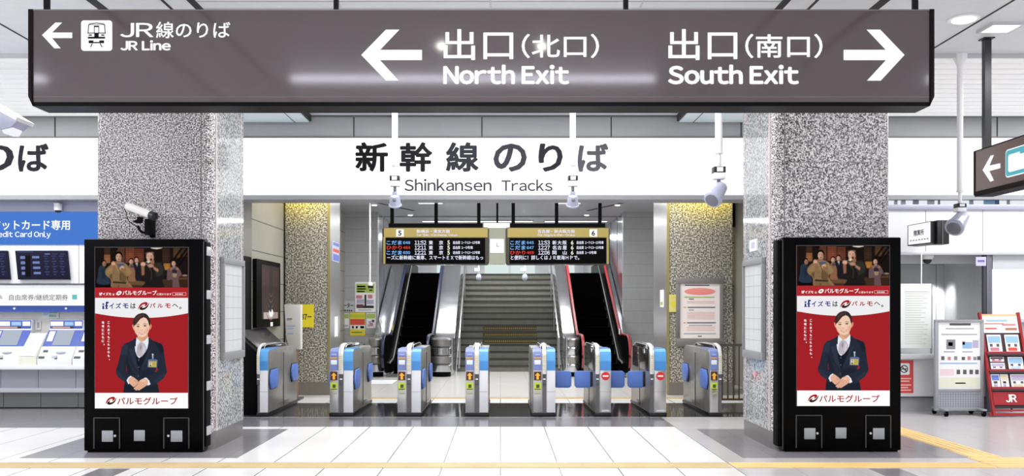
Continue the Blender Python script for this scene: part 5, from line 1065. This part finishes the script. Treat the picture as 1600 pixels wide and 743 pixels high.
for p in (20, 101, -60): b.cyl((tx_(p), TY+.052, tz_(481.5)), (tx_(p), TY+.04, tz_(481.5)), .018, PAPER)
b.box(XA, XB, 14.5, 14.62, .7, tz_(487), BEIGE); struct(b, 'trim_2')
# counter with grey panels under the machines
o = thing('machine_counter', 'long white edged counter with grey panels carrying the ticket machines', 'counter', ((XA+XB)/2, 14.3, 0))
b = MB(); b.box(XA, XB, 13.98, 14.6, WZ(577, 14), WZ(570, 14), mat('counter_white', (240, 240, 244), .35), .008); b.build('worktop', o)
b = MB(); n_ = 12; w = (XB-XA)/n_
for k in range(n_): b.box(XA+k*w+.004, XA+(k+1)*w-.004, 14.22, 14.6, .33, WZ(577, 14), mat('counter_panel', (176, 178, 188), .35)); b.box(XA+k*w+.004, XA+(k+1)*w-.004, 14.3, 14.6, .02, .27, mat('counter_kick', (120, 121, 124), .3, metal=.2))
b.build('front_panel', o); b = MB(); b.box(XA, XB, 14.2, 14.3, .265, .335, mat('counter_strip', (216, 218, 228), .35), .004); b.build('rail_strip', o)
MBL = mat('machine_blue', (70, 92, 176), .4); MWH = mat('machine_white', (228, 230, 238), .35); MSC = emis('machine_screen', (206, 216, 232), .75); MSD = mat('machine_slot', (40, 40, 48), .4)
def machine(pa, label, pw=58):
    """ticket machine: sloped console, 58 photo pixels wide"""
    xa = tx_(pa); w = tx_(pa+pw)-xa; z0 = WZ(570, 14)+.001
    o = thing('ticket_machine', label, 'ticket machine', (xa+w/2, 14.3, z0), 'ticket machines on the counter')
    b = MB(); b.prism([(14.02, z0), (14.02, .8), (14.16, .99), (14.2, .99), (14.4, 1.25), (14.42, 1.41), (14.58, 1.41), (14.58, z0)], 'x', xa, xa+w, MWH, .004); b.build('console', o)
    b = MB(); b.box(xa+.01, xa+w-.01, 14.4, 14.46, 1.27, 1.405, MBL, .004); hd = b.build('header', o)
    q = MB()
    for u0, u1 in ((.04, .42), (.76, .97)): q.rect(xa+w*u0, xa+w*u1, 1.315, 1.385, front(14.398), PAPER)
    q.rect(xa+w*.46, xa+w*.72, 1.32, 1.38, front(14.398), SKY); q.rect(xa+w*.1, xa+w*.62, 1.28, 1.302, front(14.398), mat('header_orange', (206, 160, 130), .5)); q.rect(xa+w*.62, xa+w*.72, 1.275, 1.305, front(14.398), MSD); q.build('label', hd)
    S = lambda u, v: Vector((xa+w*u, 14.2+.2*v-.004, .99+.26*v+.003))
    q = MB(); q.rect(.0, 1, .02, .98, S, MBL); q.rect(.05, .22, .3, .9, lambda u, v: S(u, v)+Vector((0, -.003, .003)), MWH); q.build('screen_surround', o)
    q = MB(); q.rect(.26, .78, .06, .95, lambda u, v: S(u, v)+Vector((0, -.004, .004)), MSC); q.build('touch_screen', o)
    D = lambda u, v: Vector((xa+w*u, 14.02+.14*v-.004, .8+.19*v+.003))
    q = MB(); q.rect(.1, .24, .55, .72, D, MSD); q.rect(.03, .2, .05, .22, D, MSD); q.rect(.5, .58, .0, .12, D, MSD); q.build('slot', o)
    q = MB(); q.ball((xa+w*.62, 14.1, .905), .085, LGREY, (1, .6, .25)); q.box(xa+w*.4, xa+w*.56, 14.03, 14.09, .8, .86, LGREY, .01); q.build('coin_dish', o)
machine(-14, 'ticket machine cut by the picture edge beside the white dispenser'); machine(72, 'ticket machine with blue screen surround between dispenser and black kiosk', 53); machine(126, 'ticket machine half hidden behind the black kiosk')
machine(-130, 'ticket machine beyond the picture edge on the same counter')
o = thing('leaflet_dispenser', 'pale cream box with sloped white lid between two ticket machines', 'dispenser', (tx_(50), 14.2, WZ(570, 14)))
z0 = WZ(570, 14)+.001; xa, xb = WX(29, 14), WX(56.5, 14)
b = MB(); b.prism([(13.995, z0), (13.995, .84), (14.36, 1.2), (14.36, z0)], 'x', xa, xb, mat('dispenser_cream', (238, 238, 222), .4), .006); b.build('body', o)
b = MB(); S2 = lambda u, v: Vector((xa+(xb-xa)*u, 13.99+.365*v-.006, .84+.36*v+.008)); b.rect(.03, .97, .02, .98, S2, PAPER); b.rect(.45, .5, .1, .9, lambda u, v: S2(u, v)+Vector((0, -.002, .002)), LGREY); b.build('lid', o)
sheet('small_notice', 'small green and red notice sheet above the ticket machine', 'notice', 65.5, 92, 480, 497, 14.49, mat('notice_grey', (206, 212, 212), .5), [(67, 90, 480.5, 483.5, RED2), (69, 75, 486, 492, SKY), (77, 90, 485, 489, mat('print_sage', (140, 176, 160), .6)), (77, 88, 491, 495, mat('print_sage', (140, 176, 160), .6))])
sheet('small_notice', 'tiny grey label above the cream dispenser', 'notice', 56, 64, 500, 515, 14.49, LGREY, [(58, 62, 503, 512, GREY)])
o = thing('dome_camera', 'small dome camera under the soffit over the credit card sign', 'security camera', (tx_(97), TY-.13, tz_(333)))
b = MB(); b.lathe((tx_(97), TY-.13, tz_(322)), (0, 0, tz_(330)-tz_(322)), [(.055, 0), (.06, .2), (.06, 1)], POLEW); b.box(tx_(93), tx_(101), TY-.19, TY-.06, tz_(322), tz_(319), POLEW, .004); b.build('housing', o); b = MB(); b.ball((tx_(97), TY-.13, tz_(330)), .052, BOXB, (1, 1, .7)); b.build('dome', o)

# ================================================================ STATION OFFICE SIDE
OY = 13.8
ox_ = lambda p: WX(p, OY); oz_ = lambda p: WZ(p, OY)
XC, XD = 4.55, 13.5
OW = mat('office_panel', (226, 227, 230), .3); LAV = mat('office_trim', (166, 168, 186), .35, metal=.2)
b = MB(); b.box(XC, XD, OY, OY+.1, oz_(393), oz_(328), OW)
for p in (1446, 1535, 1625): b.box(ox_(p), ox_(p+1), OY-.003, OY+.01, oz_(393), oz_(328), GREY)
struct(b, 'wall_right')
b = MB(); b.box(XC, XD, OY-.04, OY+.12, oz_(328), oz_(319.5), LAV, .01); b.box(XC, XD, OY-.05, OY+.1, oz_(398), oz_(393), mat('office_trim_light', (206, 207, 214), .3, metal=.3), .006); struct(b, 'trim_3')
# clerestory strip between fascia and office wall
b = MB(); CLR = emis('clerestory_glow', (238, 244, 250), .95); b.box(XC, XD, OY+.3, OY+.32, oz_(320), fz0-.07, CLR); struct(b, 'window_1')
b = MB()
for p, w_, m_ in ((1410, 4, BEIGE), (1421, 6, LGREY), (1440, 8, INKL), (1463, 10, LGREY), (1480, 2, GREY), (1512, 3, INKL), (1530, 5, LAVG), (1553, 16, SKY), (1570, 4, MBLUE), (1574, 2, DGREY), (1590, 3, INKL)): b.box(ox_(p), ox_(p+w_), OY+.26, OY+.3, oz_(320), fz0-.07, m_)
b.build('mullion', bpy.data.objects['window_1'])
# lower wall, counter, recess behind the opening
b = MB(); b.box(XC, ox_(1542), OY+.02, OY+.25, oz_(620), oz_(560), OW); b.box(XC, XD, OY+.08, OY+.25, 0, oz_(620), mat('office_kick', (176, 178, 180), .4)); b.box(XC, ox_(1542), OY+.01, OY+.03, oz_(621), oz_(619), DGREY); b.box(ox_(1542), XD, OY+.06, OY+.25, oz_(620), oz_(500), mat('office_panel_grey', (176, 180, 190), .4))
struct(b, 'wall_right')
b = MB(); b.box(XC, ox_(1540), OY-.12, OY+.4, oz_(560), oz_(552), mat('office_counter', (196, 198, 200), .35), .006); struct(b, 'trim_4')
OIN = mat('office_inner', (214, 217, 219), .3, noise=3)
b = MB(); b.box(XC, ox_(1560), OY+1.6, OY+1.7, .5, 3.3, OIN)
for p in (1462, 1497): b.box(WX(p, OY+1.6), WX(p+1, OY+1.6), OY+1.594, OY+1.6, .5, 2.35, GREY)
b.box(XC, ox_(1560), OY+1.59, OY+1.6, WZ(445, OY+1.6)+.35, WZ(445, OY+1.6)+.37, GREY)
b.box(WX(1508, 15.4), WX(1516, 15.4), 15.38, 15.4, WZ(478, 15.4), WZ(475.5, 15.4), DGREY); b.box(WX(1488, 15.4), WX(1496, 15.4), 15.38, 15.4, WZ(474, 15.4), WZ(471.5, 15.4), DGREY)
b.box(ox_(1556), ox_(1560), OY+.3, OY+1.6, .5, 3.3, OIN); struct(b, 'wall_right')
b = MB(); b.box(XC, ox_(1560), OY+.1, OY+1.7, 2.46, 2.56, mat('office_ceiling', (150, 153, 156), .4)); b.box(XC, ox_(1556), OY+.35, OY+.42, 2.3, 2.46, LGREY); struct(b, 'ceiling')
sp = bpy.data.lights.new('office_spot', 'SPOT'); sp.energy = 110; sp.spot_size = radians(56); sp.spot_blend = .7; sp.shadow_soft_size = .03; so = bpy.data.objects.new('office_spot', sp); COL.objects.link(so); so.location = (7.42, 14.9, 2.36); so.rotation_euler = (radians(27), 0, 0)
downlight(7.42, 14.9, 2.46, 'small spot lamp in the office ceiling lighting its back wall', .04)
b = MB(); b.box(ox_(1541), ox_(1549), OY-.02, OY+.12, .0, oz_(398), mat('door_post', (112, 112, 122), .35, metal=.3), .004); b.box(ox_(1537), ox_(1541), OY, OY+.06, oz_(500), oz_(398), mat('door_edge_dark', (76, 76, 86), .4)); struct(b, 'trim_5')
o = MB(); o.box(ox_(1552), XD, OY+.04, OY+.07, oz_(500), oz_(420), emis('frosted_window', (252, 254, 255), 1.05)); w2 = struct(o, 'window_2')
b = MB(); b.box(ox_(1549), XD, OY+.02, OY+.1, oz_(420), oz_(398), mat('window_transom', (196, 199, 203), .35)); b.box(ox_(1549), ox_(1552), OY+.02, OY+.1, oz_(500), oz_(398), LGREY); b.box(ox_(1552), XD, OY+.02, OY+.1, oz_(503), oz_(498), LGREY); b.build('window_frame', w2)
sheet('lilac_plate', 'small lilac plate hanging at the top of the office door post', 'sign', 1524.5, 1540.5, 401, 415, OY-.03, mat('plate_lilac', (196, 190, 232), .4), [(1527, 1538, 406, 409, mat('plate_violet', (110, 96, 170), .5))])
o = thing('dome_camera', 'dark dome camera on the ceiling edge inside the office opening', 'security camera', (ox_(1449), OY+.25, 2.3))
b = MB(); xx = WX(1449, 14.0); b.lathe((xx, 14.0, 2.46), (0, 0, -.1), [(.09, 0), (.09, .6), (.075, 1)], POLEW); b.build('housing', o); b = MB(); b.ball((xx, 14.0, 2.355), .066, BOXB); b.build('dome', o)
# hanging notice board before the opening
o = thing('notice_board', 'white hanging notice board full of small print by the office counter', 'notice board', (ox_(1424), OY-.05, oz_(543)))
b = MB(); b.box(ox_(1396), ox_(1452), OY-.07, OY-.03, oz_(543), oz_(443), mat('board_white', (240, 244, 240), .5), .004); bd = b.build('board', o)
q = MB(); F = front(OY-.0715)
for j in range(22): q.rect(ox_(1411), ox_(1447-(j*7) % 13), oz_(459+j*3.7), oz_(458+j*3.7), F, mat('pale_print', (206, 212, 206), .6))
q.rect(ox_(1411), ox_(1448), oz_(456), oz_(455), F, INKL); q.build('print', bd)
b = MB(); b.box(ox_(1436.4), ox_(1437.8), OY-.06, OY-.045, oz_(443), 2.46 if False else oz_(396), PAPER); b.build('hanger_rod', o)
b = MB(); b.box(ox_(1452), ox_(1455), OY-.04, OY-.03, oz_(560), oz_(443), GREY); b.build('shadow_strip', o)  # grey strip drawn as the thin shadow beside the board
# projecting office sign
o = thing('office_sign', 'small white lightbox sign with black end projecting over the office', 'sign', (6.2, 13.0, 2.5))
def op(x, y, Y): return WP(x, y, Y)
A, Bq, C_, Dq = op(1418, 352, 13.3), op(1454.5, 345, 12.85), op(1454.5, 380, 12.85), op(1418, 384, 13.3)
nrm = (Bq-A).cross(Dq-A).normalized(); bk = Vector((.22, .14, 0))
def slab(mb, q_, m, d): 
    vs = list(q_)+[p+d for p in q_]; mb.raw(vs, [[0, 1, 2, 3], [7, 6, 5, 4], [0, 4, 5, 1], [1, 5, 6, 2], [2, 6, 7, 3], [3, 7, 4, 0]], m)
b = MB(); slab(b, (A, Bq, C_, Dq), BOXB, bk); b.build('case', o)
ex = (Bq-A); ez = Vector((0, 0, 1)); fwd = -bk.normalized()*.004
def of(u, v): 
    return A+ex*u+Vector((0, 0, (Dq.z-A.z)*v*(1-u)+(C_.z-Bq.z)*v*u))+fwd
b = MB(); b.rect(.04, .99, .03, .95, of, emis('office_sign_white', (252, 252, 255), 1.0)); fc = b.build('light_panel', o)
q = MB(); q.text('精算所', .28, .72, .58, .3, lambda u, v: of(u, v)+fwd, mat('sign_text_grey', (96, 96, 104), .5), .03)
for u in range(7): q.rect(.12+u*.12, .2+u*.12, .74, .8, lambda a, c: of(a, c)+fwd, INKL)
q.build('lettering', fc)
b = MB(); pt = (Bq+C_)/2+bk*.5; b.box(WX(1455, 13)+.02, WX(1476, 13), 12.86, 13.1, WZ(382, 13), WZ(345, 13), BOXB, .01); b.box(WX(1464, 13), WX(1466, 13), 12.85, 12.87, WZ(382, 13), WZ(345, 13), DGREY); b.build('end_case', o)
b = MB(); b.cyl((WX(1470, 13), 13.05, WZ(360, 13)), (WX(1470, 13), OY, WZ(360, 13)), .025, BOXB); b.build('wall_arm', o)
# no smoking poster on the lower wall
o = thing('no_smoking_poster', 'red no smoking poster on the wall below the office counter', 'poster', (ox_(1417), OY+.015, oz_(613)))
b = MB(); b.box(ox_(1400), ox_(1427.5), OY+.008, OY+.018, oz_(613.5), oz_(562.5), mat('poster_red', (216, 74, 68), .5)); s_ = b.build('sheet', o)
q = MB(); F = front(OY+.006); q.poly(rrect(ox_(1405), ox_(1421.5), oz_(585), oz_(567), .02), F, PAPER); F = front(OY+.004)
cx_, cz_ = ox_(1413), oz_(576); ring = [(cx_+.06*cos(t), cz_+.06*sin(t)) for t in [2*pi*k/24 for k in range(24)]]; ring2 = [(cx_+.045*cos(t), cz_+.045*sin(t)) for t in [2*pi*k/24 for k in range(24)]]
for k in range(24): q.poly([ring[k], ring[(k+1) % 24], ring2[(k+1) % 24], ring2[k]], F, INKD)
q.rect(cx_-.04, cx_+.04, cz_-.008, cz_+.008, F, INKD); q.poly([(cx_-.04, cz_+.028), (cx_-.028, cz_+.04), (cx_+.04, cz_-.028), (cx_+.028, cz_-.04)], F, INKD)
for y, w_ in ((590, 20), (594, 17), (600, 20), (604, 15), (608, 20)): q.rect(ox_(1404), ox_(1404+w_), oz_(y+2), oz_(y), F, mat('poster_pink_text', (244, 190, 184), .5))
q.build('print', s_)
# notice stand on castors
NY = 13.4; nx_ = lambda p: WX(p, NY); nz_ = lambda p: WZ(p, NY)
o = thing('notice_stand', 'grey notice stand on castors with a white illustrated poster and perforated base', 'stand', (nx_(1498), NY, 0)); SG = mat('stand_grey', (160, 162, 168), .4, metal=.2)
b = MB(); 
for a, bb, c, d in ((1460, 1536, 499, 503), (1460, 1465, 503, 637), (1531, 1536, 503, 637), (1465, 1531, 607, 611), (1460, 1536, 637, 641)): b.box(nx_(a), nx_(bb), NY-.03, NY+.03, nz_(d), nz_(c), SG, .004)
b.build('frame', o)
b = MB(); b.box(nx_(1465), nx_(1531), NY-.012, NY+.01, nz_(607), nz_(503), PAPER); ps = b.build('poster_sheet', o)
q = MB(); F = front(NY-.0135); R = lambda a, bb, c, d, m_: q.rect(nx_(a), nx_(bb), nz_(d), nz_(c), F, m_)
R(1483, 1516, 504.5, 508, INK); R(1477, 1521, 512, 514, INKL); R(1470, 1526, 521, 523, INKL); R(1478, 1492, 530, 545, mat('print_grey_a', (136, 138, 146), .6)); R(1481, 1488, 534, 540, INKD); R(1503, 1518, 534, 544, SKY); R(1519, 1528, 531, 543, LIL); R(1503, 1507, 533, 538, mat('print_grey_a', (136, 138, 146), .6))
R(1474, 1491, 548, 550, INKL); R(1503, 1519, 548, 550, INKL)
for k, p in enumerate((1470, 1480, 1490, 1502, 1511, 1520, 1526)): R(p, p+5, 556+(k % 2), 562, (INK, PINK, mat('print_grey_a', (136, 138, 146), .6))[k % 3])
R(1468, 1526, 566, 568, SKY); R(1468, 1490, 576, 586, mat('print_blush', (240, 216, 220), .6))
for p in (1494, 1504, 1514, 1523): R(p, p+5.5, 577, 584, INK)
R(1466, 1530, 589, 605, mat('print_cream', (232, 234, 212), .6)); R(1492, 1508, 597, 599, INKL); q.build('print', ps)
b = MB(); b.box(nx_(1465), nx_(1531), NY-.01, NY+.01, nz_(637), nz_(611), mat('mesh_base', (178, 182, 194), .4, metal=.2))
for k in range(1, 17): b.box(nx_(1465+k*3.9), nx_(1465+k*3.9+.7), NY-.0125, NY-.009, nz_(636), nz_(612), GREY)
for k in range(1, 7): b.box(nx_(1466), nx_(1530), NY-.0125, NY-.009, nz_(612+k*3.6+.7), nz_(612+k*3.6), GREY)
b.build('mesh_panel', o)
for p in (1469, 1527):
    b = MB(); b.box(nx_(p)-.03, nx_(p)+.03, NY-.22, NY+.22, .085, .11, SG, .004); b.build('foot', o)
    for yy in (-.18, .18):
        b = MB(); b.cyl((nx_(p)-.018, NY+yy, .042), (nx_(p)+.018, NY+yy, .042), .04, BLACKM, n=16); b.box(nx_(p)-.024, nx_(p)+.024, NY+yy-.015, NY+yy+.015, .05, .09, DGREY); b.build('castor', o)
# red brochure rack leaning back
RX0, RX1 = 7.24, 7.82; RB, RT = Vector((0, 13.16, .02)), Vector((0, 13.56, 1.53))
def rk(u, v, off_=0.0):
    p = RB+(RT-RB)*v; n_ = Vector((0, -(RT-RB).z, (RT-RB).y)).normalized(); return Vector((RX0+(RX1-RX0)*u, p.y, p.z))+n_*off_
def rbox(mb, u0, u1, v0, v1, d0, d1, m):
    mb.raw([rk(u, v, d) for d in (d0, d1) for u, v in ((u0, v0), (u1, v0), (u1, v1), (u0, v1))], [[0, 1, 2, 3], [7, 6, 5, 4], [0, 4, 5, 1], [1, 5, 6, 2], [2, 6, 7, 3], [3, 7, 4, 0]], m)
RR = mat('rack_red', (162, 34, 40), .4)
o = thing('brochure_rack', 'red leaning brochure rack with white emblem on its base panel', 'rack', ((RX0+RX1)/2, 13.3, 0))
for u in (0, 1):
    b = MB(); rbox(b, u-.025, u+.035, 0, 1.0, -.02, .03, RR); b.build('side_rail', o)
    b = MB(); b.tube([rk(u, .62, -.03), (RX0+(RX1-RX0)*u, 13.72, .02)], .012, BLACKM); b.build('rear_leg', o)
b = MB(); rbox(b, 0, 1, .07, .98, -.02, -.008, mat('rack_back', (70, 54, 58), .5)); b.build('back_panel', o)
b = MB(); rbox(b, .01, 1, .1, .225, -.008, .03, RR); bp = b.build('base_panel', o)
q = MB(); RF = lambda u, v: rk(u, v, .032)
q.text('JR', .34, .62, .125, .2, RF, PAPER, .03, .85); q.build('emblem', bp)
b = MB(); rbox(b, -.1, 1, .0, .025, -.02, .01, RR); rbox(b, .02, 1, .045, .06, -.02, .0, RR); b.build('foot_bar', o)
for v in (.24, .41, .58):
    b = MB(); rbox(b, .02, .98, v-.008, v+.012, -.008, .05, mat('shelf_dark', (60, 46, 50), .5)); rbox(b, .02, .98, v+.012, v+.03, .042, .05, RR); b.build('shelf', o)
b = MB(); rbox(b, .05, .97, .8, .985, -.008, .004, PAPER); hp = b.build('header_card', o)
q = MB(); RF = lambda u, v: rk(u, v, .006); q.rect(.05, .97, .965, .985, RF, mat('card_orange', (240, 186, 140), .5)); q.rect(.15, .7, .91, .93, RF, SKY); q.rect(.1, .6, .885, .895, RF, RED2); q.rect(.55, .9, .87, .89, RF, PINK); q.rect(.1, .4, .835, .85, RF, RED2); q.rect(.62, .92, .825, .85, RF, mat('card_brown', (170, 120, 90), .5)); q.build('print', hp)
for (u0, u1, v0, v1, label, c1, c2) in ((.1, .46, .6, .78, 'pale brochure with blue sky cover in the top rack row by the notice stand', SKY, PINK), (.56, .92, .6, .78, 'pale brochure with red figures in the top rack row at the outer rail', SKY, RED2),
        (.1, .46, .515, .562, 'dark headed leaflet in the middle rack row', PLUM, RED2), (.1, .46, .43, .505, 'white leaflet under the dark headed one in the rack', LIL, PAPER), (.56, .94, .43, .562, 'light blue sky brochure in the middle rack row', SKY, mat('cover_cyan', (190, 220, 240), .5)),
        (.06, .28, .26, .395, 'violet blue leaflet in the lowest rack row', BL2, LIL), (.3, .5, .26, .395, 'beige leaflet in the lowest rack row', mat('cover_beige', (226, 212, 180), .5), INKL), (.56, .94, .26, .395, 'white and lilac leaflet at the end of the lowest rack row', LIL, mat('cover_beige', (226, 212, 180), .5))):
    t_ = thing('brochure', label, 'brochure', rk((u0+u1)/2, v0, .01), 'brochures in the red rack')
    b = MB(); rbox(b, u0, u1, v0+.002, v1, .004, .016, PAPER); cv = b.build('cover', t_)
    q = MB(); RF = lambda u, v: rk(u, v, .0175); h = v1-v0; q.rect(u0+.02, u1-.02, v0+h*.55, v1-h*.08, RF, c1); q.rect(u0+.05, u1-.08, v0+h*.12, v0+h*.3, RF, c2); q.rect(u0+.05, u0+.12, v0+h*.34, v0+h*.5, RF, INK); q.rect(u1-.14, u1-.07, v0+h*.34, v0+h*.5, RF, INK); q.build('print', cv)
